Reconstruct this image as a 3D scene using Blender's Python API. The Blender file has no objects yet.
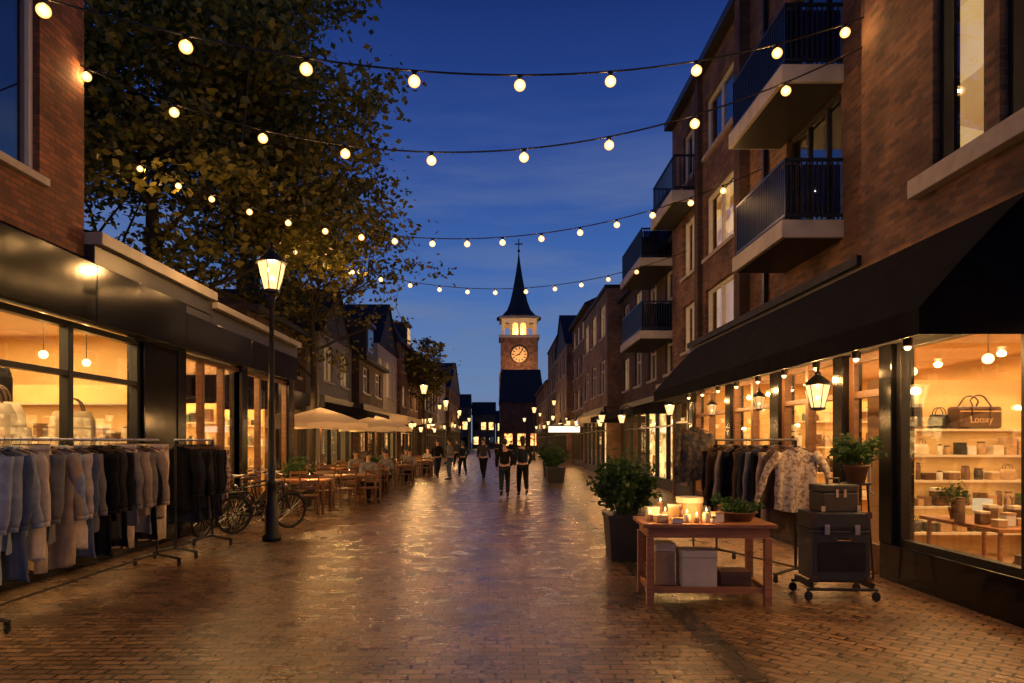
import bpy, math, random
from mathutils import Vector, Matrix
R = random.Random(11)
scene = bpy.context.scene
COL = scene.collection
PI = math.pi

# ------------------------------------------------------------------ materials
def nm(name):
    m = bpy.data.materials.new(name); m.use_nodes = True
    nt = m.node_tree; nt.nodes.clear()
    out = nt.nodes.new('ShaderNodeOutputMaterial')
    return m, nt, out
def N(nt, t, **kw):
    n = nt.nodes.new(t)
    for k, v in kw.items():
        if hasattr(n, k) and k not in n.inputs: setattr(n, k, v)
        else: n.inputs[k].default_value = v
    return n
def L(nt, a, b): nt.links.new(a, b)
def c4(c): return (c[0], c[1], c[2], 1)

def P(name, col, rough=.6, metal=0., var=.25, scale=6., bump=.0, bscale=40., emis=None, es=0., spec=.5):
    m, nt, out = nm(name)
    b = N(nt, 'ShaderNodeBsdfPrincipled')
    b.inputs['Roughness'].default_value = rough
    b.inputs['Metallic'].default_value = metal
    b.inputs['Specular IOR Level'].default_value = spec
    tc = N(nt, 'ShaderNodeTexCoord')
    no = N(nt, 'ShaderNodeTexNoise'); no.inputs['Scale'].default_value = scale; no.inputs['Detail'].default_value = 5
    L(nt, tc.outputs['Object'], no.inputs['Vector'])
    rp = N(nt, 'ShaderNodeValToRGB')
    rp.color_ramp.elements[0].position = .3; rp.color_ramp.elements[1].position = .7
    rp.color_ramp.elements[0].color = c4([x*(1-var) for x in col])
    rp.color_ramp.elements[1].color = c4([min(1, x*(1+var)) for x in col])
    L(nt, no.outputs['Fac'], rp.inputs['Fac']); L(nt, rp.outputs['Color'], b.inputs['Base Color'])
    if bump > 0:
        n2 = N(nt, 'ShaderNodeTexNoise'); n2.inputs['Scale'].default_value = bscale
        L(nt, tc.outputs['Object'], n2.inputs['Vector'])
        bp = N(nt, 'ShaderNodeBump'); bp.inputs['Strength'].default_value = bump; bp.inputs['Distance'].default_value = .01
        L(nt, n2.outputs['Fac'], bp.inputs['Height']); L(nt, bp.outputs['Normal'], b.inputs['Normal'])
    if emis:
        b.inputs['Emission Color'].default_value = c4(emis); b.inputs['Emission Strength'].default_value = es
    L(nt, b.outputs[0], out.inputs[0])
    return m

def brick(name, c1, c2, mortar, bw=.21, rh=.068, ms=.008, rough=.85, ground=False, rot=0., var=.5, bump=.6, rmin=.3, rmax=.6):
    m, nt, out = nm(name)
    g = N(nt, 'ShaderNodeNewGeometry'); sp = N(nt, 'ShaderNodeSeparateXYZ'); L(nt, g.outputs['Position'], sp.inputs[0])
    cb = N(nt, 'ShaderNodeCombineXYZ')
    if ground:
        L(nt, sp.outputs[0], cb.inputs[0]); L(nt, sp.outputs[1], cb.inputs[1])
        mp = N(nt, 'ShaderNodeMapping'); mp.inputs['Rotation'].default_value = (0, 0, rot)
        L(nt, cb.outputs[0], mp.inputs['Vector'])
        wn = N(nt, 'ShaderNodeTexNoise'); wn.inputs['Scale'].default_value = .8
        L(nt, cb.outputs[0], wn.inputs['Vector'])
        vm = N(nt, 'ShaderNodeVectorMath', operation='MULTIPLY_ADD')
        vm.inputs[1].default_value = (.05, .05, 0); L(nt, wn.outputs['Color'], vm.inputs[0]); L(nt, mp.outputs[0], vm.inputs[2])
        vec = vm.outputs[0]
    else:
        ad = N(nt, 'ShaderNodeMath', operation='ADD'); L(nt, sp.outputs[0], ad.inputs[0]); L(nt, sp.outputs[1], ad.inputs[1])
        L(nt, ad.outputs[0], cb.inputs[0]); L(nt, sp.outputs[2], cb.inputs[1]); vec = cb.outputs[0]
    bt = N(nt, 'ShaderNodeTexBrick'); bt.inputs['Scale'].default_value = 1
    bt.inputs['Brick Width'].default_value = bw; bt.inputs['Row Height'].default_value = rh
    bt.inputs['Mortar Size'].default_value = ms; bt.inputs['Mortar Smooth'].default_value = .3; bt.inputs['Bias'].default_value = -.1
    bt.inputs['Color1'].default_value = c4(c1); bt.inputs['Color2'].default_value = c4(c2); bt.inputs['Mortar'].default_value = c4(mortar)
    L(nt, vec, bt.inputs['Vector'])
    no = N(nt, 'ShaderNodeTexNoise'); no.inputs['Scale'].default_value = .9 if ground else 1.3; no.inputs['Detail'].default_value = 8
    L(nt, g.outputs['Position'], no.inputs['Vector'])
    rp = N(nt, 'ShaderNodeMapRange'); rp.inputs['From Min'].default_value = .3; rp.inputs['From Max'].default_value = .7
    rp.inputs['To Min'].default_value = 1-var; rp.inputs['To Max'].default_value = 1+var*.5
    L(nt, no.outputs['Fac'], rp.inputs['Value'])
    mx = N(nt, 'ShaderNodeVectorMath', operation='SCALE'); L(nt, bt.outputs['Color'], mx.inputs[0]); L(nt, rp.outputs[0], mx.inputs['Scale'])
    b = N(nt, 'ShaderNodeBsdfPrincipled'); b.inputs['Roughness'].default_value = rough
    L(nt, mx.outputs[0], b.inputs['Base Color'])
    fn = N(nt, 'ShaderNodeTexNoise'); fn.inputs['Scale'].default_value = 26 if ground else 35; fn.inputs['Detail'].default_value = 4
    L(nt, g.outputs['Position'], fn.inputs['Vector'])
    inv = N(nt, 'ShaderNodeMath', operation='MULTIPLY_ADD'); inv.inputs[1].default_value = -1.; inv.inputs[2].default_value = 1.
    L(nt, bt.outputs['Fac'], inv.inputs[0])
    h = N(nt, 'ShaderNodeMath', operation='MULTIPLY_ADD'); h.inputs[1].default_value = .5
    L(nt, fn.outputs['Fac'], h.inputs[0]); L(nt, inv.outputs[0], h.inputs[2])
    hh = h.outputs[0]
    if ground:   # each paver sits at a slightly different height
        bl = N(nt, 'ShaderNodeSeparateXYZ'); L(nt, bt.outputs['Color'], bl.inputs[0])
        h2 = N(nt, 'ShaderNodeMath', operation='MULTIPLY_ADD'); h2.inputs[1].default_value = 2.5; L(nt, bl.outputs[0], h2.inputs[0]); L(nt, hh, h2.inputs[2]); hh = h2.outputs[0]
    bp = N(nt, 'ShaderNodeBump'); bp.inputs['Strength'].default_value = bump; bp.inputs['Distance'].default_value = .012 if ground else .01
    L(nt, hh, bp.inputs['Height']); L(nt, bp.outputs[0], b.inputs['Normal'])
    if ground:
        rr = N(nt, 'ShaderNodeMapRange'); rr.inputs['From Min'].default_value = .3; rr.inputs['From Max'].default_value = .7
        rr.inputs['To Min'].default_value = rmin; rr.inputs['To Max'].default_value = rmax
        n3 = N(nt, 'ShaderNodeTexNoise'); n3.inputs['Scale'].default_value = 3.; n3.inputs['Detail'].default_value = 9; n3.inputs['Roughness'].default_value = .7
        L(nt, g.outputs['Position'], n3.inputs['Vector']); L(nt, n3.outputs['Fac'], rr.inputs['Value'])
        L(nt, rr.outputs[0], b.inputs['Roughness'])
    L(nt, b.outputs[0], out.inputs[0])
    return m

def glass(name, tint=(1, 1, 1), lo=.05, hi=.5, rough=.02):
    m, nt, out = nm(name)
    t = N(nt, 'ShaderNodeBsdfTransparent'); t.inputs[0].default_value = c4(tint)
    g = N(nt, 'ShaderNodeBsdfGlossy'); g.inputs['Roughness'].default_value = rough
    lw = N(nt, 'ShaderNodeLayerWeight'); lw.inputs['Blend'].default_value = .25
    mr = N(nt, 'ShaderNodeMapRange'); mr.inputs['To Min'].default_value = lo; mr.inputs['To Max'].default_value = hi
    L(nt, lw.outputs['Facing'], mr.inputs['Value'])
    mx = N(nt, 'ShaderNodeMixShader'); L(nt, mr.outputs[0], mx.inputs[0]); L(nt, t.outputs[0], mx.inputs[1]); L(nt, g.outputs[0], mx.inputs[2])
    L(nt, mx.outputs[0], out.inputs[0]); return m

def glow(name, col, s, mix=.5, edge=None):
    m, nt, out = nm(name)
    t = N(nt, 'ShaderNodeBsdfTransparent'); e = N(nt, 'ShaderNodeEmission'); e.inputs[0].default_value = c4(col); e.inputs[1].default_value = s
    if edge:
        lw = N(nt, 'ShaderNodeLayerWeight'); lw.inputs['Blend'].default_value = .5
        rp = N(nt, 'ShaderNodeValToRGB'); rp.color_ramp.elements[0].color = c4(col); rp.color_ramp.elements[1].color = c4(edge)
        rp.color_ramp.elements[0].position = .1; rp.color_ramp.elements[1].position = .65
        L(nt, lw.outputs['Facing'], rp.inputs[0]); L(nt, rp.outputs[0], e.inputs[0])
    mx = N(nt, 'ShaderNodeMixShader'); mx.inputs[0].default_value = mix
    L(nt, t.outputs[0], mx.inputs[1]); L(nt, e.outputs[0], mx.inputs[2]); L(nt, mx.outputs[0], out.inputs[0]); return m

def litroom(name, a, b_, s, sc=2.2):
    m, nt, out = nm(name)
    g = N(nt, 'ShaderNodeNewGeometry')
    mp = N(nt, 'ShaderNodeMapping'); mp.inputs['Scale'].default_value = (1, 1, 1.6); L(nt, g.outputs['Position'], mp.inputs[0])
    v = N(nt, 'ShaderNodeTexVoronoi', distance='CHEBYCHEV'); v.inputs['Scale'].default_value = sc; L(nt, mp.outputs[0], v.inputs['Vector'])
    sp = N(nt, 'ShaderNodeSeparateXYZ'); L(nt, v.outputs['Color'], sp.inputs[0])
    rp = N(nt, 'ShaderNodeValToRGB'); rp.color_ramp.elements[0].color = c4(b_); rp.color_ramp.elements[1].color = c4(a)
    rp.color_ramp.elements[0].position = .15; rp.color_ramp.elements[1].position = .8
    no = N(nt, 'ShaderNodeTexNoise'); no.inputs['Scale'].default_value = 1.1; L(nt, g.outputs['Position'], no.inputs['Vector'])
    ad = N(nt, 'ShaderNodeMath', operation='MULTIPLY_ADD'); ad.inputs[1].default_value = .6; L(nt, sp.outputs[0], ad.inputs[0])
    L(nt, no.outputs['Fac'], ad.inputs[2])
    sb = N(nt, 'ShaderNodeMath', operation='SUBTRACT'); sb.inputs[1].default_value = .3; L(nt, ad.outputs[0], sb.inputs[0])
    L(nt, sb.outputs[0], rp.inputs[0])
    e = N(nt, 'ShaderNodeEmission'); e.inputs[1].default_value = s; L(nt, rp.outputs[0], e.inputs[0]); L(nt, e.outputs[0], out.inputs[0]); return m

def leafmat(name, c1, c2, rough=.5):
    m, nt, out = nm(name)
    g = N(nt, 'ShaderNodeNewGeometry')
    rp = N(nt, 'ShaderNodeValToRGB'); rp.color_ramp.elements[0].color = c4(c1); rp.color_ramp.elements[1].color = c4(c2)
    L(nt, g.outputs['Random Per Island'], rp.inputs[0])
    d = N(nt, 'ShaderNodeBsdfPrincipled'); d.inputs['Roughness'].default_value = rough; L(nt, rp.outputs[0], d.inputs['Base Color'])
    t = N(nt, 'ShaderNodeBsdfTranslucent'); L(nt, rp.outputs[0], t.inputs[0])
    mx = N(nt, 'ShaderNodeMixShader'); mx.inputs[0].default_value = .45
    L(nt, d.outputs[0], mx.inputs[1]); L(nt, t.outputs[0], mx.inputs[2]); L(nt, mx.outputs[0], out.inputs[0]); return m

def woodmat(name, c1, c2, rough=.45):
    m, nt, out = nm(name)
    tc = N(nt, 'ShaderNodeTexCoord'); mp = N(nt, 'ShaderNodeMapping'); mp.inputs['Scale'].default_value = (3, 30, 30)
    L(nt, tc.outputs['Object'], mp.inputs[0])
    no = N(nt, 'ShaderNodeTexNoise'); no.inputs['Scale'].default_value = 1.; no.inputs['Detail'].default_value = 6; L(nt, mp.outputs[0], no.inputs[0])
    rp = N(nt, 'ShaderNodeValToRGB'); rp.color_ramp.elements[0].color = c4(c1); rp.color_ramp.elements[1].color = c4(c2)
    rp.color_ramp.elements[0].position = .35; rp.color_ramp.elements[1].position = .65
    L(nt, no.outputs['Fac'], rp.inputs[0]); b = N(nt, 'ShaderNodeBsdfPrincipled'); b.inputs['Roughness'].default_value = rough
    L(nt, rp.outputs[0], b.inputs['Base Color'])
    bp = N(nt, 'ShaderNodeBump'); bp.inputs['Strength'].default_value = .2; L(nt, no.outputs['Fac'], bp.inputs['Height']); L(nt, bp.outputs[0], b.inputs['Normal'])
    L(nt, b.outputs[0], out.inputs[0]); return m

WARM = (1, .50, .16)
M = dict(
 brick_red=brick('red_brick', (.28, .095, .042), (.11, .038, .022), (.10, .075, .06), var=.6, bump=1.),
 brick_brown=brick('brown_brick', (.24, .115, .055), (.085, .04, .024), (.15, .12, .10), var=.65, bump=1.),
 brick_tan=brick('tan_brick', (.30, .17, .10), (.18, .10, .06), (.16, .13, .10)),
 brick_dark=brick('dark_brick', (.11, .055, .036), (.06, .032, .022), (.06, .05, .04)),
 pave=brick('street_pavers', (.30, .175, .088), (.10, .057, .03), (.010, .008, .006), bw=.20, rh=.098, ms=.010, ground=True, bump=1., var=.5, rmin=.17, rmax=.42),
 pave2=brick('side_pavers', (.32, .18, .09), (.12, .066, .034), (.010, .008, .006), bw=.20, rh=.098, ms=.010, ground=True, rot=PI/4, bump=1., var=.5, rmin=.19, rmax=.45),
 gutter=brick('gutter_pavers', (.08, .055, .038), (.04, .03, .022), (.010, .008, .006), bw=.10, rh=.20, ms=.011, ground=True, bump=1., var=.3, rmin=.2, rmax=.4),
 plaster=P('pale_plaster', (.38, .34, .29), .8, var=.15, scale=2, bump=.2),
 greyplaster=P('grey_plaster', (.2, .19, .18), .8, var=.15, scale=2, bump=.2),
 white=P('white_paint', (.62, .6, .56), .5, var=.06),
 cornice=P('weathered_cornice_paint', (.34, .32, .29), .6, var=.2, scale=2),
 cream=P('gold_cream_wall', (.68, .46, .2), .7, var=.14, scale=1.5),
 creamc=P('cream_card', (.62, .52, .38), .7, var=.1),
 black=P('black_panel', (.006, .006, .007), .13, var=.3, spec=.3, bump=.1, bscale=5),
 blackm=P('black_metal', (.012, .012, .013), .4, metal=.3, var=.3),
 anth=P('anthracite_paint', (.025, .025, .028), .45, var=.2),
 fabric=P('black_awning_cloth', (.008, .008, .009), .9, var=.4, scale=3, bump=.4, bscale=6, spec=.1),
 concrete=P('balcony_concrete', (.46, .43, .40), .8, var=.18, scale=3, bump=.2),
 slate=P('roof_slate', (.03, .031, .037), .7, var=.35, scale=5, bump=.3, bscale=12, spec=.2),
 stone=P('stone_sill', (.38, .34, .30), .75, var=.15),
 steel=P('brushed_steel', (.45, .45, .46), .3, metal=.9, var=.1),
 rubber=P('tyre_rubber', (.012, .012, .012), .8, var=.2),
 rail=P('blue_grey_railing', (.016, .028, .06), .4, metal=.4, var=.2),
 wood=woodmat('warm_wood', (.28, .10, .035), (.42, .18, .065)),
 woodd=woodmat('dark_wood', (.08, .035, .016), (.15, .07, .03)),
 floorw=woodmat('shop_floor_wood', (.28, .16, .08), (.36, .21, .11), .35),
 bark=P('tree_bark', (.035, .028, .02), .9, var=.4, scale=9, bump=.8, bscale=20),
 leaf=leafmat('tree_leaves', (.06, .08, .014), (.34, .28, .045)),
 leafb=leafmat('bush_leaves', (.015, .05, .012), (.06, .13, .028)),
 glass=glass('window_glass'), dglass=glass('dark_window_glass', (.5, .55, .6), .12, .7),
 railglass=glass('balcony_glass', (.10, .16, .28), .10, .5),
 bulb=glow('bulb_glass', (1, .76, .36), 2.7, .8, (1, .40, .07)),
 lamp=glow('lantern_glass', (1, .60, .22), 2.6, .5),
 dimlamp=glow('dim_lantern_glass', (1, .56, .2), 1.1, .5),
 spot=glow('small_warm_bulb', (1, .6, .25), 6, .7),
 shade=glow('cream_lampshade', (1, .68, .34), .95, .75),
 signlit=glow('lit_sign_panel', (1, .86, .66), 1.5, .95),
 room=litroom('lit_room', (1, .56, .18), (.30, .11, .02), 1.2),
 room2=litroom('lit_shop_interior', (1, .60, .2), (.14, .045, .01), 3.4, 2.6),
 room3=litroom('lit_cafe_interior', (1, .46, .12), (.18, .045, .01), 3.2, 1.7),
 dark=P('dark_room', (.012, .012, .014), .8),
 window_backing=litroom('lit_blind', (1, .62, .24), (.62, .30, .09), .85, .6),
 skin=P('skin_tone', (.5, .3, .2), .55, var=.08),
 hair=P('dark_hair', (.03, .02, .012), .6),
 leather=P('brown_leather', (.07, .028, .014), .4, var=.3),
 tan=P('tan_lettering', (.6, .36, .16), .5),
 card=P('brown_cardboard', (.42, .26, .13), .7, var=.12),
 pot=P('terracotta_brown', (.16, .08, .045), .7, var=.2),
 planter=P('anthracite_planter', (.018, .018, .02), .5, var=.25, bump=.2),
 red=P('dark_red_cloth', (.25, .03, .02), .7), green=P('bottle_green', (.03, .09, .05), .3),
 clockf=P('amber_clock_face', (.55, .34, .15), .5, emis=(1, .48, .14), es=.36),
 gold=P('dark_clock_paint', (.05, .03, .015), .4),
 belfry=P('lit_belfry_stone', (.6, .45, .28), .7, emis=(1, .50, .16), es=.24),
 canvas=leafmat('parasol_canvas', (.70, .60, .46), (.72, .62, .48), .8),
)
def cloth(name, col, var=.22): return P(name, col, .9, var=var, scale=10, bump=.35, bscale=90, spec=.1)
CL = [cloth('cloth_pale_blue', (.30, .36, .44)), cloth('cloth_denim', (.09, .125, .19)), cloth('cloth_cream', (.62, .54, .42)),
      cloth('cloth_grey', (.19, .185, .18)), cloth('cloth_charcoal', (.045, .045, .048)), cloth('cloth_black', (.012, .012, .013)),
      cloth('cloth_sage', (.2, .205, .18)), cloth('cloth_sand', (.38, .30, .2)), cloth('cloth_navy', (.02, .026, .042)),
      cloth('cloth_brown', (.11, .07, .04))]
def printcloth(name, a, b_, sc):
    m, nt, out = nm(name); tc = N(nt, 'ShaderNodeTexCoord'); v = N(nt, 'ShaderNodeTexNoise'); v.inputs['Scale'].default_value = sc; v.inputs['Detail'].default_value = 2
    L(nt, tc.outputs['Object'], v.inputs['Vector']); rp = N(nt, 'ShaderNodeValToRGB')
    rp.color_ramp.elements[0].color = c4(b_); rp.color_ramp.elements[1].color = c4(a); rp.color_ramp.elements[0].position = .42; rp.color_ramp.elements[1].position = .52
    L(nt, v.outputs['Fac'], rp.inputs[0]); b = N(nt, 'ShaderNodeBsdfPrincipled'); b.inputs['Roughness'].default_value = .85
    L(nt, rp.outputs[0], b.inputs['Base Color']); L(nt, b.outputs[0], out.inputs[0]); return m
PR1 = printcloth('printed_blouse', (.58, .49, .37), (.30, .20, .13), 26)
PR2 = printcloth('printed_jacket', (.035, .035, .038), (.12, .09, .055), 16)
PR3 = printcloth('plaid_shirt', (.5, .4, .33), (.14, .05, .04), 18)

# ------------------------------------------------------------------ mesh builder
class MB:
    def __init__(s): s.v = []; s.f = []; s.m = []
    def add(s, vs, fs, mi=0):
        o = len(s.v); s.v += [tuple(v) for v in vs]; s.f += [tuple(i+o for i in f) for f in fs]; s.m += [mi]*len(fs); return s
    def box(s, a, b, mi=0, mat=None):
        x0, x1 = sorted((a[0], b[0])); y0, y1 = sorted((a[1], b[1])); z0, z1 = sorted((a[2], b[2]))
        vs = [Vector(p) for p in ((x0,y0,z0),(x1,y0,z0),(x1,y1,z0),(x0,y1,z0),(x0,y0,z1),(x1,y0,z1),(x1,y1,z1),(x0,y1,z1))]
        if mat is not None: vs = [mat @ v for v in vs]
        return s.add(vs, [(0,3,2,1),(4,5,6,7),(0,1,5,4),(1,2,6,5),(2,3,7,6),(3,0,4,7)], mi)
    def cbox(s, c, d, mi=0, mat=None):
        return s.box((c[0]-d[0]/2, c[1]-d[1]/2, c[2]-d[2]/2), (c[0]+d[0]/2, c[1]+d[1]/2, c[2]+d[2]/2), mi, mat)
    def tube(s, pts, rs, n=8, mi=0, caps=True, flat=1.):
        pts = [Vector(p) for p in pts]
        if not isinstance(rs, (list, tuple)): rs = [rs]*len(pts)
        vs = []; fs = []
        ref = None
        for i, p in enumerate(pts):
            d = (pts[min(i+1, len(pts)-1)]-pts[max(i-1, 0)]).normalized()
            if ref is None: ref = d.orthogonal().normalized()
            ref = (ref-d*ref.dot(d))
            if ref.length < 1e-5: ref = d.orthogonal()
            ref.normalize()
            q = d.cross(ref)
            for k in range(n):
                a = 2*PI*k/n; vs.append(p+(ref*math.cos(a)+q*math.sin(a)*flat)*rs[i])
        for i in range(len(pts)-1):
            for k in range(n):
                a = i*n+k; b = i*n+(k+1) % n; fs.append((a, b, b+n, a+n))
        if caps: fs.append(tuple(range(n-1, -1, -1))); fs.append(tuple(range((len(pts)-1)*n, len(pts)*n)))
        return s.add(vs, fs, mi)
    def lathe(s, prof, c=(0, 0, 0), n=16, mi=0, rot=0., sx=1, sy=1):
        vs = []; fs = []
        for r, z in prof:
            for k in range(n):
                a = 2*PI*k/n+rot; vs.append((c[0]+r*math.cos(a)*sx, c[1]+r*math.sin(a)*sy, c[2]+z))
        for i in range(len(prof)-1):
            for k in range(n):
                a = i*n+k; b = i*n+(k+1) % n; fs.append((a, b, b+n, a+n))
        fs.append(tuple(range(n-1, -1, -1))); fs.append(tuple(range((len(prof)-1)*n, len(prof)*n)))
        return s.add(vs, fs, mi)
    def sph(s, c, r, n=12, k=8, mi=0):
        if not isinstance(r, (list, tuple)): r = (r, r, r)
        prof = [(max(1e-4, math.sin(PI*i/k)), -math.cos(PI*i/k)) for i in range(k+1)]
        vs = []; fs = []
        for pr, z in prof:
            for j in range(n):
                a = 2*PI*j/n; vs.append((c[0]+pr*math.cos(a)*r[0], c[1]+pr*math.sin(a)*r[1], c[2]+z*r[2]))
        for i in range(k):
            for j in range(n):
                a = i*n+j; b = i*n+(j+1) % n; fs.append((a, b, b+n, a+n))
        return s.add(vs, fs, mi)
    def ring(s, c, Rr, r, axis='x', n=28, k=6, mi=0):
        vs = []; fs = []
        for i in range(n):
            a = 2*PI*i/n
            for j in range(k):
                b = 2*PI*j/k; rr = Rr+r*math.cos(b); w = r*math.sin(b)
                p = (w, rr*math.cos(a), rr*math.sin(a)) if axis == 'x' else (rr*math.cos(a), w, rr*math.sin(a)) if axis == 'y' else (rr*math.cos(a), rr*math.sin(a), w)
                vs.append((c[0]+p[0], c[1]+p[1], c[2]+p[2]))
        for i in range(n):
            for j in range(k):
                fs.append((i*k+j, ((i+1) % n)*k+j, ((i+1) % n)*k+(j+1) % k, i*k+(j+1) % k))
        return s.add(vs, fs, mi)
    def part(s, name, parent, mats, smooth=False, bevel=0., **props):
        if not isinstance(mats, (list, tuple)): mats = [mats]
        o = Vector((0, 0, 0))
        r = parent
        while r is not None and r.parent is not None: r = r.parent
        if r is not None: o = r.location.copy()
        me = bpy.data.meshes.new(name); me.from_pydata([tuple(Vector(v)-o) for v in s.v], [], s.f)
        for m in mats: me.materials.append(m)
        if len(mats) > 1: me.polygons.foreach_set('material_index', s.m)
        if smooth: me.polygons.foreach_set('use_smooth', [True]*len(s.f))
        me.update()
        ob = bpy.data.objects.new(name, me); COL.objects.link(ob)
        if parent is not None: ob.parent = parent
        if bevel > 0:
            b = ob.modifiers.new('bevel', 'BEVEL'); b.width = bevel; b.segments = 2; b.limit_method = 'ANGLE'
        for k, v in props.items(): ob[k] = v
        return ob

def thing(name, loc, label, category, group=None, kind=None):
    e = bpy.data.objects.new(name, None); e.empty_display_size = .1; e.location = loc; COL.objects.link(e)
    e['label'] = label; e['category'] = category
    if group: e['group'] = group
    if kind: e['kind'] = kind
    return e
def dup(root, loc, rotz=0., label=None, scale=None):
    def rec(o, par):
        n = o.copy(); COL.objects.link(n)
        if par is not None: n.parent = par
        for ch in o.children: rec(ch, n)
        return n
    n = rec(root, None); n.location = loc; n.rotation_euler = (root.rotation_euler[0], root.rotation_euler[1], rotz)
    if scale: n.scale = (scale,)*3
    if label: n['label'] = label
    return n
def light(kind, loc, power, parent=None, color=WARM, size=.05, sy=None, rot=(0, 0, 0)):
    ld = bpy.data.lights.new('lamp_light', kind); ld.energy = power; ld.color = color
    if kind == 'AREA':
        ld.shape = 'RECTANGLE'; ld.size = size; ld.size_y = sy or size
    else: ld.shadow_soft_size = size
    o = bpy.data.objects.new('lamp_light', ld); COL.objects.link(o)
    p = Vector(loc)
    if parent is not None:
        r = parent
        while r.parent: r = r.parent
        o.parent = parent; p = p-r.location
    o.location = p; o.rotation_euler = rot
    return o

# ------------------------------------------------------------------ world
w = bpy.data.worlds.new('World'); scene.world = w; w.use_nodes = True
nt = w.node_tree; nt.nodes.clear(); out = nt.nodes.new('ShaderNodeOutputWorld'); bg = nt.nodes.new('ShaderNodeBackground')
tc = N(nt, 'ShaderNodeTexCoord'); sp = N(nt, 'ShaderNodeSeparateXYZ'); L(nt, tc.outputs['Generated'], sp.inputs[0])
rp = N(nt, 'ShaderNodeValToRGB'); L(nt, sp.outputs[2], rp.inputs[0])
el = rp.color_ramp.elements
el[0].position = 0.; el[0].color = (.19, .28, .42, 1)
el[1].position = 1.; el[1].color = (.003, .006, .035, 1)
for p_, c_ in ((.08, (.12, .23, .45, 1)), (.22, (.058, .145, .42, 1)), (.38, (.025, .072, .30, 1)), (.54, (.011, .032, .165, 1))):
    e = el.new(p_); e.color = c_
mp = N(nt, 'ShaderNodeMapping'); mp.inputs['Scale'].default_value = (1.2, 1.2, 9.); mp.inputs['Location'].default_value = (.3, 0, .4); mp.inputs['Rotation'].default_value = (0, .08, 0)
L(nt, tc.outputs['Generated'], mp.inputs[0])
no = N(nt, 'ShaderNodeTexNoise'); no.inputs['Scale'].default_value = 1.8; no.inputs['Detail'].default_value = 7; no.inputs['Roughness'].default_value = .55
L(nt, mp.outputs[0], no.inputs[0])
mr = N(nt, 'ShaderNodeMapRange'); mr.inputs['From Min'].default_value = .44; mr.inputs['From Max'].default_value = .68; mr.inputs['To Max'].default_value = .8
L(nt, no.outputs['Fac'], mr.inputs['Value'])
mx = N(nt, 'ShaderNodeMixRGB'); mx.inputs[2].default_value = (.15, .20, .34, 1)
fd = N(nt, 'ShaderNodeMapRange'); fd.inputs['From Min'].default_value = .48; fd.inputs['From Max'].default_value = .22; L(nt, sp.outputs[2], fd.inputs['Value'])
ml = N(nt, 'ShaderNodeMath', operation='MULTIPLY'); L(nt, mr.outputs[0], ml.inputs[0]); L(nt, fd.outputs[0], ml.inputs[1])
L(nt, ml.outputs[0], mx.inputs[0]); L(nt, rp.outputs[0], mx.inputs[1]); L(nt, mx.outputs[0], bg.inputs[0]); bg.inputs[1].default_value = 1.
L(nt, bg.outputs[0], out.inputs[0])

# ------------------------------------------------------------------ ground
def sheet(name, x0, x1, y0, y1, z, mat, label):
    mb = MB(); mb.add([(x0, y0, z), (x1, y0, z), (x1, y1, z), (x0, y1, z)], [(0, 1, 2, 3)])
    o = mb.part(name, None, mat); o['kind'] = 'structure'; o['label'] = label; o['category'] = name
sheet('ground', -400, 400, -60, 900, 0, M['pave2'], 'brick paved ground beside the shop fronts')
sheet('road', -5.5, 1.60, -20, 260, .004, M['pave'], 'worn clay brick shopping street surface')
sheet('gutter', 1.60, 1.80, -20, 260, .008, M['gutter'], 'dark paver gutter strip along the street')

# ------------------------------------------------------------------ building helpers
def fb(mb, S, u0, u1, z0, z1, n0, n1, mi=0):
    s, X = S; return mb.box((s*(X-n0), u0, z0), (s*(X-n1), u1, z1), mi)
def fq(mb, S, pts, mi=0):
    s, X = S; return mb.add([(s*(X-n), u, z) for u, z, n in pts], [(0, 1, 2, 3)], mi)
def wallmesh(S, u0, u1, z0, z1, ops, d=.22, mb=None):
    mb = mb or MB()
    us = sorted({u0, u1, *[o[0] for o in ops], *[o[1] for o in ops]}); zs = sorted({z0, z1, *[o[2] for o in ops], *[o[3] for o in ops]})
    us = [u for u in us if u0 <= u <= u1]; zs = [z for z in zs if z0 <= z <= z1]
    for i in range(len(us)-1):
        for j in range(len(zs)-1):
            cu, cz = (us[i]+us[i+1])/2, (zs[j]+zs[j+1])/2
            if any(o[0] < cu < o[1] and o[2] < cz < o[3] for o in ops): continue
            fq(mb, S, [(us[i], zs[j], 0), (us[i+1], zs[j], 0), (us[i+1], zs[j+1], 0), (us[i], zs[j+1], 0)])
    for a, b, c, e in ops:
        fq(mb, S, [(a, c, 0), (a, e, 0), (a, e, -d), (a, c, -d)]); fq(mb, S, [(b, c, 0), (b, e, 0), (b, e, -d), (b, c, -d)])
        fq(mb, S, [(a, e, 0), (b, e, 0), (b, e, -d), (a, e, -d)]); fq(mb, S, [(a, c, 0), (b, c, 0), (b, c, -d), (a, c, -d)])
    return mb
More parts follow.
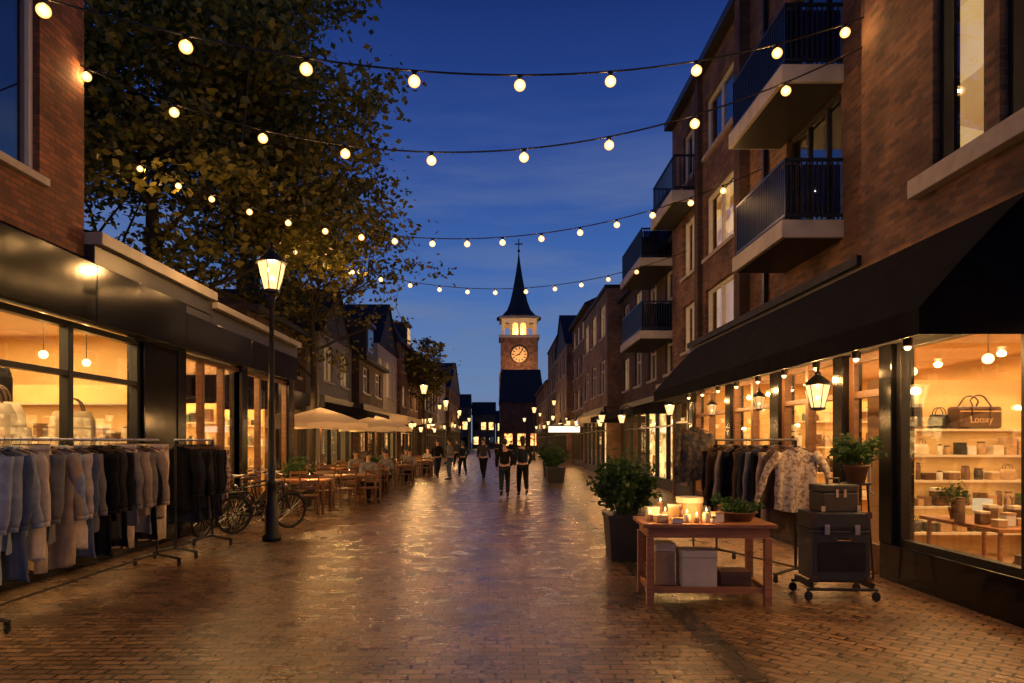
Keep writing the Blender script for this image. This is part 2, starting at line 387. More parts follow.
def window(b, S, o, lit=0, frame='white', mull=1, trans=1, sill=True, name='window'):
    u0, u1, z0, z1 = o
    g = MB(); fb(g, S, u0+.03, u1-.03, z0+.03, z1-.03, -.13, -.14)
    win = g.part(name, b, M['glass'] if lit else M['dglass'])
    f = MB(); t = .065
    fb(f, S, u0+.002, u0+t, z0+.002, z1-.002, -.08, -.17); fb(f, S, u1-t, u1-.002, z0+.002, z1-.002, -.08, -.17)
    fb(f, S, u0+t, u1-t, z0+.002, z0+t, -.08, -.17); fb(f, S, u0+t, u1-t, z1-t, z1-.002, -.08, -.17)
    for i in range(mull):
        c = u0+(u1-u0)*(i+1)/(mull+1); fb(f, S, c-.03, c+.03, z0+t, z1-t, -.09, -.16)
    if trans: fb(f, S, u0+t, u1-t, z0+(z1-z0)*.68-.025, z0+(z1-z0)*.68+.025, -.085, -.165)
    f.part('frame', win, M[frame])
    if sill:
        s_ = MB(); fb(s_, S, u0-.08, u1+.08, z0-.09, z0-.002, .07, -.08); s_.part('sill', win, M['stone'])
    c = MB(); fq(c, S, [(u0-.02, z0-.02, -.3), (u1+.02, z0-.02, -.3), (u1+.02, z1+.02, -.3), (u0-.02, z1+.02, -.3)])
    c.part('glow_curtain' if lit else 'window_backing', win, M['window_backing' if lit == 1 else 'room'] if lit else M['dark'])  # backing sheet's colour carries the room's glow, when unlit the room's darkness
    return win
def shopfront(b, S, u0, u1, z1=2.9, bays=3, mat='blackm', depth=1.2, interior='room2', plinth=.35):
    g = MB(); fb(g, S, u0, u1, plinth, z1, -.10, -.11); win = g.part('shop_window', b, M['glass'])
    f = MB(); fb(f, S, u0, u1, 0, plinth, -.02, -.2); fb(f, S, u0, u1, z1-.08, z1, -.04, -.16); fb(f, S, u0, u1, z1*.77-.03, z1*.77+.03, -.045, -.155)
    for i in range(bays+1):
        c = u0+(u1-u0)*i/bays; c = min(max(c, u0+.05), u1-.05); fb(f, S, c-.045, c+.045, plinth, z1-.08, -.03, -.17)
    f.part('frame', win, M[mat])
    r = MB(); fq(r, S, [(u0, 0, -depth), (u1, 0, -depth), (u1, z1, -depth), (u0, z1, -depth)])
    fq(r, S, [(u0, z1-.002, -.2), (u1, z1-.002, -.2), (u1, z1-.002, -depth), (u0, z1-.002, -depth)])
    r.part('shop_interior', b, M[interior])
    return win
def shell(b, S, u0, u1, z0, z1, mat, depth=8.):
    m = MB(); fq(m, S, [(u0, z0, 0), (u0, z1, 0), (u0, z1, -depth), (u0, z0, -depth)]); fq(m, S, [(u1, z0, 0), (u1, z1, 0), (u1, z1, -depth), (u1, z0, -depth)])
    fq(m, S, [(u0, z0, -depth), (u1, z0, -depth), (u1, z1, -depth), (u0, z1, -depth)])
    m.part('side_wall', b, M[mat])
def roof(b, S, u0, u1, h, kind, depth=8., rh=2.6, mat='slate'):
    m = MB()
    if kind == 'flat':
        fb(m, S, u0, u1, h, h+.18, .1, -depth)
    elif kind == 'gable':
        fq(m, S, [(u0, h, .3), (u1, h, .3), (u1, h+rh, -depth/2), (u0, h+rh, -depth/2)])
        fq(m, S, [(u0, h, -depth), (u1, h, -depth), (u1, h+rh, -depth/2), (u0, h+rh, -depth/2)])
        for u in (u0, u1): fq(m, S, [(u, h, 0), (u, h+rh, -depth/2), (u, h+rh, -depth/2), (u, h, -depth)])
        fb(m, S, u0, u1, h-.16, h-.01, .32, .02)
    elif kind == 'front':
        c = (u0+u1)/2
        s, X = S
        for a, q in ((u0, c), (u1, c)):
            fq(m, S, [(a, h, .12), (q, h+rh, .12), (q, h+rh, -depth), (a, h, -depth)])
        m.add([(s*(X-0.02), u0, h), (s*(X-0.02), u1, h), (s*(X-0.02), c, h+rh)], [(0, 1, 2)])
    elif kind == 'mansard':
        fq(m, S, [(u0, h, .05), (u1, h, .05), (u1, h+rh, -1.), (u0, h+rh, -1.)]); fq(m, S, [(u0, h+rh, -1.), (u1, h+rh, -1.), (u1, h+rh, -depth), (u0, h+rh, -depth)])
        for u in (u0, u1): fq(m, S, [(u, h, .05), (u, h+rh, -1), (u, h+rh, -depth), (u, h, -depth)])
        fb(m, S, u0, u1, h-.14, h-.005, .2, .01)
    return m.part('roof', b, M[mat])
def chimney(b, S, u, n, z, mat='brick_dark'):
    m = MB(); fb(m, S, u-.35, u+.35, z-1.2, z+.9, n, n-.6); fb(m, S, u-.41, u+.41, z+.9, z+1.0, n+.06, n-.66)
    for k in (-.15, .15): m.lathe([(.1, 0), (.08, .3)], (S[0]*(S[1]-n+.3), u+k, z+1.0), 8)
    m.part('chimney', b, M[mat])
def balcony(b, S, u0, u1, z, out, mat='concrete', rm='rail', th=.3, rh=.9, nb=0., panel=False):
    m = MB(); fb(m, S, u0, u1, z-th, z, nb+.003, out); bal = m.part('balcony', b, M[mat], bevel=.01)
    m = MB(); fb(m, S, u0+.06, u1-.06, z-th-.012, z-th+.002, nb+.004, out-.06); m.part('soffit_shade', bal, M['anth'])  # thin dark sheet paints the shade under the slab
    r = MB()
    for zz in (z+.06, z+rh):
        fb(r, S, u0+.03, u1-.03, zz, zz+.045, out-.06, out-.1)
        for u in (u0+.03, u1-.07): fb(r, S, u, u+.04, zz, zz+.045, nb+.01, out-.1)
    sp_ = .075 if panel else .11
    n = int((u1-u0-.06)/sp_)
    for i in range(n+1):
        u = u0+.05+(u1-u0-.1)*i/n; fb(r, S, u-.011, u+.011, z+.0, z+rh, out-.07, out-.088)
    k = int((out-nb)/sp_)
    for i in range(1, k):
        nn = nb+(out-nb)*i/k
        for u in (u0+.05, u1-.05): fb(r, S, u-.011, u+.011, z, z+rh, nn-.011, nn+.011)
    r.part('railing', bal, M[rm])
    if panel:
        q = MB(); fb(q, S, u0+.08, u1-.08, z+.12, z+rh-.04, out-.11, out-.12); fb(q, S, u0+.08, u0+.09, z+.12, z+rh-.04, nb+.02, out-.13); q.part('glass_panel', bal, M['railglass'])
def awning(b, S, u0, u1, zw, zf, out, mat='fabric', nb=0., val=.22, cheeks=True):
    m = MB(); K = 10
    prof = []
    for i in range(K+1):
        t = i/K; prof.append((nb+.01+(out-nb)*t, zw+(zf+val-zw)*(t**1.12)))
    prof.append((out+.012, zf))
    nu = max(6, int((u1-u0)/.5))
    for i in range(len(prof)-1):
        for j in range(nu):
            a = u0+(u1-u0)*j/nu; c = u0+(u1-u0)*(j+1)/nu
            (n0, z0), (n1, z1) = prof[i], prof[i+1]
            fq(m, S, [(a, z0, n0), (c, z0, n0), (c, z1, n1), (a, z1, n1)])
    if cheeks:
        for u in (u0, u1):
            for i in range(len(prof)-2):
                (n0, z0), (n1, z1) = prof[i], prof[i+1]; fq(m, S, [(u, z0, n0), (u, z1, n1), (u, zf, n1), (u, zf, n0)])
    a = m.part('awning', b, M[mat])
    f = MB()
    fb(f, S, u0+.02, u1-.02, zf+.005, zf+.035, out-.03, out)
    for j in range(3):
        u = u0+.1+(u1-u0-.2)*j/2; f.tube([(S[0]*(S[1]-nb-.02), u, zw-.15), (S[0]*(S[1]-out+.03), u, zf+.05)], .015, 6)
    f.part('awning_frame', a, M['blackm'])
    return a
def building(S, u0, u1, h, floors, wall, rk='flat', rh=2.6, label='', lit=.3, frame='white', shop=True, aw=None, wcount=None, depth=8., z0f=3.3, interior='room2', chim=False, dormer=False, wh=(.22, .82), ww_=1.3):
    b = thing('town_house', (S[0]*S[1], (u0+u1)/2, 0), label, 'building', 'buildings along the shopping street')
    ops = []; fh = (h-z0f)/floors; n = wcount or max(1, int((u1-u0)/2.4)); wdt = (u1-u0)/n
    for i in range(floors):
        for j in range(n):
            c = u0+wdt*(j+.5); ww = min(ww_, wdt*.6); ops.append((c-ww/2, c+ww/2, z0f+fh*i+fh*wh[0], z0f+fh*i+fh*wh[1]))
    sops = [(u0+.3, u1-.3, 0, 2.75)] if shop else []
    wallmesh(S, u0, u1, 0, h, ops+sops).part('wall', b, M[wall])
    shell(b, S, u0, u1, 0, h, wall, depth)
    for o in ops: window(b, S, o, (1 if R.random() < .6 else 2) if R.random() < lit else 0, frame, 1, 1)
    if shop:
        shopfront(b, S, u0+.3, u1-.3, 2.75, max(2, int((u1-u0)/1.6)), interior=interior)
        m = MB(); fb(m, S, u0+.1, u1-.1, 2.8, 3.2, .003, .16); m.part('fascia', b, M['anth'])
    roof(b, S, u0, u1, h, rk, depth, rh)
    if chim: chimney(b, S, u0+1., -2.5, h+(rh*.7 if rk != 'flat' else .4))
    if dormer and rk in ('gable', 'mansard'):
        for j in range(max(1, n//2)):
            c = u0+(u1-u0)*(j+.5)/max(1, n//2); d = MB(); fb(d, S, c-.8, c+.8, h+.3, h+1.7, -.1, -2.); fb(d, S, c-.9, c+.9, h+1.7, h+1.85, .02, -2.1)
            dd = d.part('dormer', b, M['anth']); q = MB(); fb(q, S, c-.6, c+.6, h+.5, h+1.5, -.07, -.095); q.part('dormer_window', dd, M['window_backing'] if R.random() < .35 else M['dglass'])
    if aw: awning(b, S, u0+.2, u1-.2, 3.0, 2.45, aw[0], aw[1])
    return b

LS = (-1, 5.3); RS = (1, 4.5)

# ------------------------------------------------------------------ LEFT near shop
def room(b, S, u0, u1, h, depth, wallm='cream', floorm='floorw'):
    m = MB(); fq(m, S, [(u0, .05, -depth), (u1, .05, -depth), (u1, h, -depth), (u0, h, -depth)])
    for u in (u0, u1): fq(m, S, [(u, .05, -.25), (u, h, -.25), (u, h, -depth), (u, .05, -depth)])
    fq(m, S, [(u0, h, -.2), (u1, h, -.2), (u1, h, -depth), (u0, h, -depth)])
    r = m.part('shop_interior', b, M[wallm])
    f = MB(); fb(f, S, u0, u1, 0.006, .05, -.2, -depth); f.part('shop_floor', r, M[floorm])
    return r
def glazing(b, S, cuts, z0, z1, trans=None, t=.05, mat='blackm', n0=-.04):
    g = MB(); fb(g, S, cuts[0], cuts[-1], z0, z1, n0-.05, n0-.06); win = g.part('shop_window', b, M['glass'])
    f = MB()
    for i, c in enumerate(cuts): fb(f, S, c-t, c+t, z0-.05, z1+.05, n0, n0-.12)
    for a, c in zip(cuts[:-1], cuts[1:]):
        fb(f, S, a+t, c-t, z0-.05, z0+.03, n0-.005, n0-.115); fb(f, S, a+t, c-t, z1-.03, z1+.05, n0-.005, n0-.115)
        if trans: fb(f, S, a+t, c-t, trans-.035, trans+.035, n0-.005, n0-.115)
    f.part('frame', win, M[mat], bevel=.004); return win
def pendants(b, S, u0, u1, n, nn, z, ztop, r=.09, pw=7):
    for i in range(n):
        u = u0+(u1-u0)*i/max(1, n-1); x = S[0]*(S[1]-nn)
        m = MB(); m.tube([(x, u, z+r*.8), (x, u, ztop)], .006, 5); p = m.part('pendant_lamp', b, M['blackm'])
        q = MB(); q.sph((x, u, z), r, 12, 8); q.part('globe', p, M['spot'], True); light('POINT', (x, u, z), pw, p, size=.04)

lb = thing('brick_shop_building', (-5.3, 7, 0), 'red brick shop building with black shop front and pale cornice', 'building', 'buildings along the shopping street')
wop = [(6.75, 7.86, 4.65, 7.3), (4.0, 5.2, 4.65, 7.3)]
wallmesh(LS, 2., 8.7, 3.95, 9.6, wop).part('brick_wall', lb, M['brick_red']); shell(lb, LS, 2., 8.7, 3.95, 9.6, 'brick_red')
for o in wop: window(lb, LS, o, 0, 'white', 0, 0)
roof(lb, LS, 2., 8.7, 9.6, 'flat')
m = MB()
for a, c in ((2., 4.0), (4.012, 6.2), (6.212, 8.7), (8.712, 11.2)): fb(m, LS, a, c, 3.12, 3.86, .16, -.2)
m.part('fascia', lb, M['black'], bevel=.006)
m = MB(); fb(m, LS, 8.72, 12.3, 4.12, 4.28, .22, -.3); m.part('cornice', lb, M['cornice'], bevel=.01)
m = MB(); fb(m, LS, 8.72, 12.3, 3.87, 4.115, .12, -.3); m.part('cornice_board', lb, M['anth'], bevel=.01)
m = MB(); fq(m, LS, [(8.72, 4.29, .1), (12.3, 4.29, .1), (12.3, 4.85, -2.5), (8.72, 4.85, -2.5)]); fq(m, LS, [(8.72, 4.85, -2.5), (12.3, 4.85, -2.5), (12.3, 4.33, -7), (8.72, 4.33, -7)]); m.part('low_roof', lb, M['slate'])
m = MB(); fb(m, LS, 2., 11.2, 0, .32, .02, -.2)
for a, c in ((2., 2.2), (10.15, 11.15)): fb(m, LS, a, c, .32, 3.12, .02, -.25)
m.part('pillar', lb, M['black'], bevel=.008)
glazing(lb, LS, [2.25, 3.9, 5.5, 7.05, 8.5, 10.1], .4, 3.05, 2.45)
room(lb, LS, 2., 11.1, 3.3, 3.2)
light('AREA', (-6.9, 6.5, 3.25), 480, lb, size=2.4, sy=8, color=(1, .66, .27))
pendants(lb, LS, 5.5, 10.4, 6, -1.0, 2.8, 3.3, .06)

lb2 = thing('black_shop_building', (-5.3, 14.3, 0), 'low black shop front with lit windows and pale cornice', 'building', 'buildings along the shopping street')
m = MB()
for a, c in ((11.25, 14.2), (14.212, 17.4)): fb(m, LS, a, c, 3.12, 3.72, .14, -.2)
m.part('fascia', lb2, M['black'], bevel=.006)
m = MB(); fb(m, LS, 12.32, 17.5, 4.0, 4.12, .22, -.3); m.part('cornice', lb2, M['cornice'], bevel=.01)
m = MB(); fb(m, LS, 11.25, 12.3, 3.73, 3.865, .1, -.3); fb(m, LS, 12.32, 17.5, 3.73, 3.995, .1, -.3); m.part('cornice_board', lb2, M['anth'], bevel=.01)
m = MB(); fb(m, LS, 12.32, 17.5, 4.125, 4.25, -.1, -7); m.part('flat_roof', lb2, M['slate'])
m = MB(); fb(m, LS, 11.25, 17.4, 0, .3, .02, -.2)
for a, c in ((11.2, 11.5), (14.0, 14.3), (17.1, 17.4)): fb(m, LS, a, c, .3, 3.12, .02, -.25)
m.part('pillar', lb2, M['black'], bevel=.008)
glazing(lb2, LS, [11.5, 12.3, 13.2, 14.05], .35, 3.05, None, mat='woodd'); glazing(lb2, LS, [14.3, 15.2, 16.1, 17.1], .35, 3.05, None, mat='woodd')
room(lb2, LS, 11.2, 17.4, 3.3, 3.0); light('AREA', (-6.8, 14.3, 3.25), 500, lb2, size=2.2, sy=5, color=(1, .60, .22))
m = MB(); fb(m, LS, 17.4, 17.6, 0, 4.1, .0, -7); m.part('side_wall', lb2, M['brick_brown'])

# ------------------------------------------------------------------ LEFT row beyond
building((-1, 6.6), 17.8, 23.2, 5.2, 1, 'brick_dark', 'gable', 1.6, 'dark brick house behind the terrace with lit front', .5, shop=True, interior='room3')
building((-1, 6.2), 23.4, 28.5, 5.4, 1, 'greyplaster', 'front', 2.0, 'grey plastered gabled cafe with dark awning', .6, aw=(1.6, 'fabric'), chim=True)
building((-1, 5.9), 28.6, 34.5, 5.2, 1, 'brick_dark', 'gable', 2.2, 'small brick cafe with wide pale awning', .5, aw=(2., 'canvas'), dormer=True, interior='room3')
building((-1, 6.2), 34.6, 41, 6.6, 1, 'plaster', 'front', 2.6, 'pale plastered shop house with steep gable', .5, aw=(1.6, 'fabric'), chim=True, wcount=3)
building((-1, 6.0), 41.2, 50, 7.6, 2, 'brick_brown', 'mansard', 2., 'brown brick shop house with steep slate roof', .5, aw=(1.4, 'red'), dormer=True)
building((-1, 5.6), 50.2, 61, 6.4, 1, 'brick_dark', 'gable', 2.6, 'dark brick house with dormers', .5, dormer=True, interior='room3')
building((-1, 6.0), 61.2, 75, 8.6, 2, 'plaster', 'gable', 2.4, 'plastered shop house far along the street', .5, chim=True)
building((-1, 5.6), 75.2, 95, 7.6, 2, 'brick_brown', 'front', 3.8, 'brick shop house far along the street', .5)
for i, (x, y, wd, h) in enumerate(((-16, 150, 7, 8), (-9.5, 146, 6, 9), (-3.6, 150, 5, 7.5), (-22, 140, 6, 7), (2, 160, 6, 6))):
    b = thing('distant_house', (x, y, 0), 'distant dark house closing the end of the street', 'building', 'distant houses')
    m = MB(); m.box((x-wd/2, y, 0), (x+wd/2, y+8, h)); m.part('wall', b, M['brick_brown'])
    m = MB(); m.add([(x-wd/2-.2, y-.3, h), (x+wd/2+.2, y-.3, h), (x+wd/2+.2, y+4, h+3), (x-wd/2-.2, y+4, h+3), (x-wd/2-.2, y+8.3, h), (x+wd/2+.2, y+8.3, h)], [(0, 1, 2, 3), (3, 2, 5, 4), (0, 3, 4), (1, 5, 2)]); m.part('roof', b, M['slate'])
    for k in range(3):
        for zz in (1, 4.2):
            cx = x-wd/2+wd*(k+.5)/3; q = MB(); q.box((cx-.5, y-.05, zz), (cx+.5, y-.02, zz+1.6)); q.part('window', b, M['room2'] if R.random() < .6 else M['dglass'])

# ------------------------------------------------------------------ RIGHT near building
rb = thing('brick_corner_shop', (4.5, 8, 0), 'brown brick shop building with lit display windows and black awning', 'building', 'buildings along the shopping street')
wop = [(6.35, 7.1, 4.45, 7.4), (4.6, 6.15, 4.45, 7.4)]
wallmesh(RS, 1.5, 8.5, 3.1, 9.8, wop).part('brick_wall', rb, M['brick_brown']); shell(rb, RS, 1.5, 8.5, 3.85, 9.8, 'brick_brown')
for o in wop: window(rb, RS, o, 1, 'blackm', 0 if o[0] > 6.3 else 1, 0, sill=False)
m = MB(); fb(m, RS, 4.3, 7.35, 4.2, 4.4, .12, -.05); m.part('sill', rb, M['stone'], bevel=.01)
roof(rb, RS, 1.5, 8.5, 9.8, 'flat')
m = MB(); fb(m, RS, 8.5, 16.2, 2.72, 3.8, -.001, -.25); fb(m, RS, 1.5, 8.5, 2.72, 3.095, .004, -.25); m.part('lintel_wall', rb, M['anth'])
m = MB(); fb(m, RS, 8.5, 16.2, 3.8, 3.92, .06, -.7); m.part('flat_roof', rb, M['slate'])
m = MB(); fb(m, RS, 1.5, 8.05, 0, .42, .03, -.2)
for a, c in ((1.5, 1.7), (7.82, 8.08), (8.95, 9.2), (11.0, 11.35), (13.3, 13.6), (15.9, 16.2)): fb(m, RS, a, c, .42 if a < 8 else 0, 2.72, .02, -.25)
for a, c in ((9.2, 11.0), (11.35, 13.3), (13.6, 15.9)): fb(m, RS, a, c, 0, .4, .02, -.2)
m.part('pillar', rb, M['black'], bevel=.008)
glazing(rb, RS, [1.75, 3.6, 5.9, 7.78], .46, 2.68)
glazing(rb, RS, [9.25, 10.1, 10.95], .45, 2.68, 2.2, mat='woodd'); glazing(rb, RS, [11.4, 12.3, 13.25], .45, 2.68, 2.2, mat='woodd'); glazing(rb, RS, [13.65, 14.8, 15.85], .45, 2.68, 2.2, mat='woodd')
m = MB(); fb(m, RS, 8.12, 8.9, .06, 2.66, -.1, -.11); dr = m.part('door', rb, M['glass'])
m = MB(); fb(m, RS, 8.08, 8.2, 0, 2.7, -.07, -.14); fb(m, RS, 8.82, 8.94, 0, 2.7, -.07, -.14); fb(m, RS, 8.2, 8.82, .0, .35, -.07, -.14); fb(m, RS, 8.2, 8.82, 2.15, 2.24, -.07, -.14); fb(m, RS, 8.2, 8.82, 2.6, 2.7, -.07, -.14); m.part('frame', dr, M['woodd'], bevel=.005)
m = MB(); m.tube([(4.54, 8.28, .95), (4.48, 8.28, 1.0), (4.48, 8.28, 1.4), (4.54, 8.28, 1.45)], .014, 8); m.part('handle', dr, M['steel'])
room(rb, RS, 1.6, 16.1, 2.95, 3.6)
light('AREA', (6.3, 6.0, 2.9), 290, rb, size=2.4, sy=6, color=(1, .62, .26))
light('AREA', (6.3, 12.5, 2.9), 380, rb, size=2.4, sy=6, color=(1, .56, .20))
awn = awning(rb, RS, 5.72, 15.6, 3.74, 2.5, .98)
for i in range(9):
    u = 6.9+i*1.0
    m = MB(); m.lathe([(.045, 0), (.05, .07), (.02, .1)], (4.12, u, 2.56), 10); sp_ = m.part('spotlight', rb, M['blackm'])
    q = MB(); q.sph((4.12, u, 2.55), .032, 10, 6); q.part('bulb', sp_, M['spot'], True); light('POINT', (4.12, u, 2.49), 42, sp_, size=.03)
pendants(rb, RS, 6.4, 15, 7, -1.1, 2.55, 2.95, .06)

A = (1, 5.2)
ra = thing('apartment_building', (5.2, 14.5, 0), 'brick apartment building with white edged balconies', 'building', 'buildings along the shopping street')
ops = []
for (a, c) in ((15.2, 17.3), (18.1, 19.4)):
    for z0, z1 in ((4.1, 5.4), (6.2, 7.75), (8.8, 10.2)): ops.append((a, c, z0, z1))
dops = []
for z0 in (4.95, 7.4):
    dops.append((10.4, 12.4, z0, z0+2.1))
wallmesh(A, 8.5, 20.6, 3.9, 11.2, ops+dops).part('brick_wall', ra, M['brick_brown'])
wallmesh(A, 16.2, 20.6, 0, 3.9, [(16.4, 20.4, 0, 2.8)]).part('ground_wall', ra, M['brick_brown'])
shell(ra, A, 8.5, 20.6, 3.9, 11.2, 'brick_brown'); roof(ra, A, 8.5, 20.6, 11.2, 'flat')
litmap = {0: 1, 1: 2, 3: 1, 4: 1}
for i, o in enumerate(ops): window(ra, A, o, litmap.get(i, 0), 'white', 1, 0)
for o in dops: window(ra, A, o, 0, 'anth', 2, 0, sill=False, name='balcony_door')
shopfront(ra, A, 16.4, 20.4, 2.8, 3)
m = MB(); fb(m, A, 16.2, 20.6, 2.85, 3.3, .003, .5); m.part('canopy', ra, M['plaster'])
balcony(ra, A, 10.3, 12.5, 4.95, .95, th=.27, panel=True); balcony(ra, A, 10.3, 12.7, 7.3, .95, th=.27, panel=True)
m = MB(); fb(m, A, 13.2, 13.28, 3.9, 10.9, .02, .1); m.part('drain_pipe', ra, M['blackm'])
m = MB(); fb(m, A, 14.2, 14.5, 3.93, 10.94, .003, .22); fb(m, A, 17.55, 17.85, 3.93, 10.94, .003, .12); m.part('brick_pier', ra, M['brick_dark'])
m = MB(); fb(m, A, 8.5, 20.6, 10.95, 11.15, .25, .003); m.part('cornice', ra, M['anth'])
balcony(ra, A, 17.9, 20.4, 8.2, .7, rm='blackm')

r3 = building((1, 5.5), 20.8, 31, 8.0, 2, 'brick_dark', 'mansard', 2.6, 'dark brick apartments with balconies and steep roof', .45, wcount=4, interior='room2', aw=(1.4, 'fabric'), dormer=True)
balcony(r3, (1, 5.5), 21.5, 25, 5.1, 1.1, panel=True, th=.25); balcony(r3, (1, 5.5), 21.5, 25, 7.4, 1.1, rm='blackm', panel=True, th=.25)
building((1, 4.9), 31.2, 40, 8.6, 2, 'brick_tan', 'flat', 1, 'tan brick block with lit shop front', .5, interior='room2', aw=(1.2, 'canvas'), wcount=3, ww_=2.0)
building((1, 5.3), 40.2, 50, 9.8, 3, 'brick_brown', 'gable', 2, 'brown brick block of shops and flats', .4, interior='room3', chim=True)
building((1, 4.9), 50.2, 60, 8.8, 2, 'brick_tan', 'front', 3.0, 'tan brick gabled shop house', .4, interior='room2', wcount=3, aw=(1.2, 'fabric'))
building((1, 5.2), 60.2, 74, 11., 3, 'brick_dark', 'flat', 2.6, 'dark brick block with flat roof', .4, wcount=5)
building(A, 74.2, 98, 8.2, 2, 'brick_brown', 'gable', 2.6, 'brick houses row near the church', .5, chim=True, interior='room3')

# ------------------------------------------------------------------ church tower
tx, ty = 3.3, 120.
tw = thing('church_tower', (tx, ty, 0), 'brick church tower with lit belfry, clock and slate spire', 'tower')
H = 3.2
m = MB(); m.box((tx-H, ty-H, 0), (tx+H, ty+H, 19.4)); m.box((tx-H-.15, ty-H-.15, 13.1), (tx+H+.15, ty+H+.15, 13.5))
for sx in (-1, 1):
    for sy in (-1, 1): m.box((tx+sx*(H-.5), ty+sy*(H-.5), 0), (tx+sx*(H+.25), ty+sy*(H+.25), 13.0))
m.part('tower_shaft', tw, M['brick_brown'])
m = MB(); m.box((tx-H-.3, ty-H-.3, 19.4), (tx+H+.3, ty+H+.3, 19.85)); m.box((tx-H-.2, ty-H-.2, 22.7), (tx+H+.2, ty+H+.2, 23.1)); m.part('stone_band', tw, M['stone'])
m = MB()
def arcade(face):
    n_ = 4; w_ = 2*2.75/n_; pier = .22
    for k in range(n_):
        c = -2.75+w_*(k+.5)
        pts = [(-w_/2, 0), (-w_/2+pier, 0), (-w_/2+pier, 1.7)]+[(-(w_/2-pier)*math.cos(a*PI/8), 1.7+(w_/2-pier)*math.sin(a*PI/8)) for a in range(1, 8)]+[(w_/2-pier, 1.7), (w_/2-pier, 0), (w_/2, 0), (w_/2, 2.85), (-w_/2, 2.85)]
        def q(a, b, c2, d2):
            P_ = []
            for (x_, z_) in (a, b, c2, d2): P_.append(face(c+x_, 19.85+z_))
            m.add(P_, [(0, 1, 2, 3)])
        q(pts[0], pts[1], (pts[2][0], 2.85), pts[-1]); q(pts[-3], pts[-4], (pts[-5][0], 2.85), pts[-2])
        arc = pts[2:-4]
        for a, b in zip(arc[:-1], arc[1:]): q(a, b, (b[0], 2.85), (a[0], 2.85))
arcade(lambda a, z: (tx+a, ty-2.9, z)); arcade(lambda a, z: (tx+a, ty+2.9, z)); arcade(lambda a, z: (tx-2.9, ty+a, z)); arcade(lambda a, z: (tx+2.9, ty+a, z))
for sx in (-1, 1):
    for sy in (-1, 1): m.cbox((tx+sx*2.85, ty+sy*2.85, 21.27), (.35, .35, 2.84))
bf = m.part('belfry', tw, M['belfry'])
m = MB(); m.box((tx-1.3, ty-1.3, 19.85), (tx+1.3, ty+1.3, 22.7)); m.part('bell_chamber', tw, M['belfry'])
light('POINT', (tx, ty-2.2, 20.6), 700, tw, size=.3); light('POINT', (tx, ty-7, 14.5), 1100, tw, size=.4, color=(1, .5, .2))
m = MB(); m.lathe([(4.2, 0), (3.1, .5), (2.2, 1.5), (1.65, 2.9), (1.15, 5.), (.65, 7.6), (.26, 10.), (.05, 11.8)], (tx, ty, 23.1), 8, rot=PI/8); m.part('spire', tw, M['slate'])
m = MB(); m.tube([(tx, ty, 34.7), (tx, ty, 37.2)], .09, 6); m.box((tx-.7, ty-.06, 36.2), (tx+.7, ty+.06, 36.4)); m.sph((tx, ty, 35.1), .25); m.part('spire_cross', tw, M['blackm'])
CZ = 16.5
m = MB(); m.ring((tx, ty-H-.12, CZ), 1.45, .12, 'y', 32, 6)
ck = m.part('clock', tw, M['gold'])
m = MB(); vs = [(tx+1.4*math.cos(a*PI/16), ty-H-.08, CZ+1.4*math.sin(a*PI/16)) for a in range(32)]; m.add(vs, [tuple(range(32))]); m.part('clock_face', ck, M['clockf'])
for k in range(12):
    a = k*PI/6; mt = Matrix.Translation((tx, ty-H-.14, CZ)) @ Matrix.Rotation(a, 4, 'Y'); m = MB(); m.box((-.08, -.02, .85), (.08, .02, 1.25), 0, mt); m.part('hour_mark', ck, M['gold'])
for a, l in ((.6, 1.1), (-1.9, .75)):
    mt = Matrix.Translation((tx, ty-H-.18, CZ)) @ Matrix.Rotation(a, 4, 'Y'); m = MB(); m.box((-.08, -.02, -.2), (.08, .02, l), 0, mt); m.part('clock_hand', ck, M['gold'])
ch = thing('church_nave', (tx, 108, 0), 'dark church nave with steep slate roof before the tower', 'church')
m = MB(); m.box((tx-3.3, 105, 0), (tx+3.4, 115, 7.6)); m.part('wall', ch, M['brick_dark'])
m = MB(); m.add([(tx-3.5, 104.7, 7.6), (tx+3.6, 104.7, 7.6), (tx+3.2, 110, 13.2), (tx-3.1, 110, 13.2), (tx-3.5, 115, 7.6), (tx+3.6, 115, 7.6)], [(0, 1, 2, 3), (3, 2, 5, 4), (0, 3, 4), (1, 5, 2)]); m.part('roof', ch, M['slate'])
for k in range(3):
    m = MB(); m.box((tx-2.6+k*2, 104.93, 1.), (tx-1.4+k*2, 104.97, 2.8)); m.part('window', ch, M['room3'])

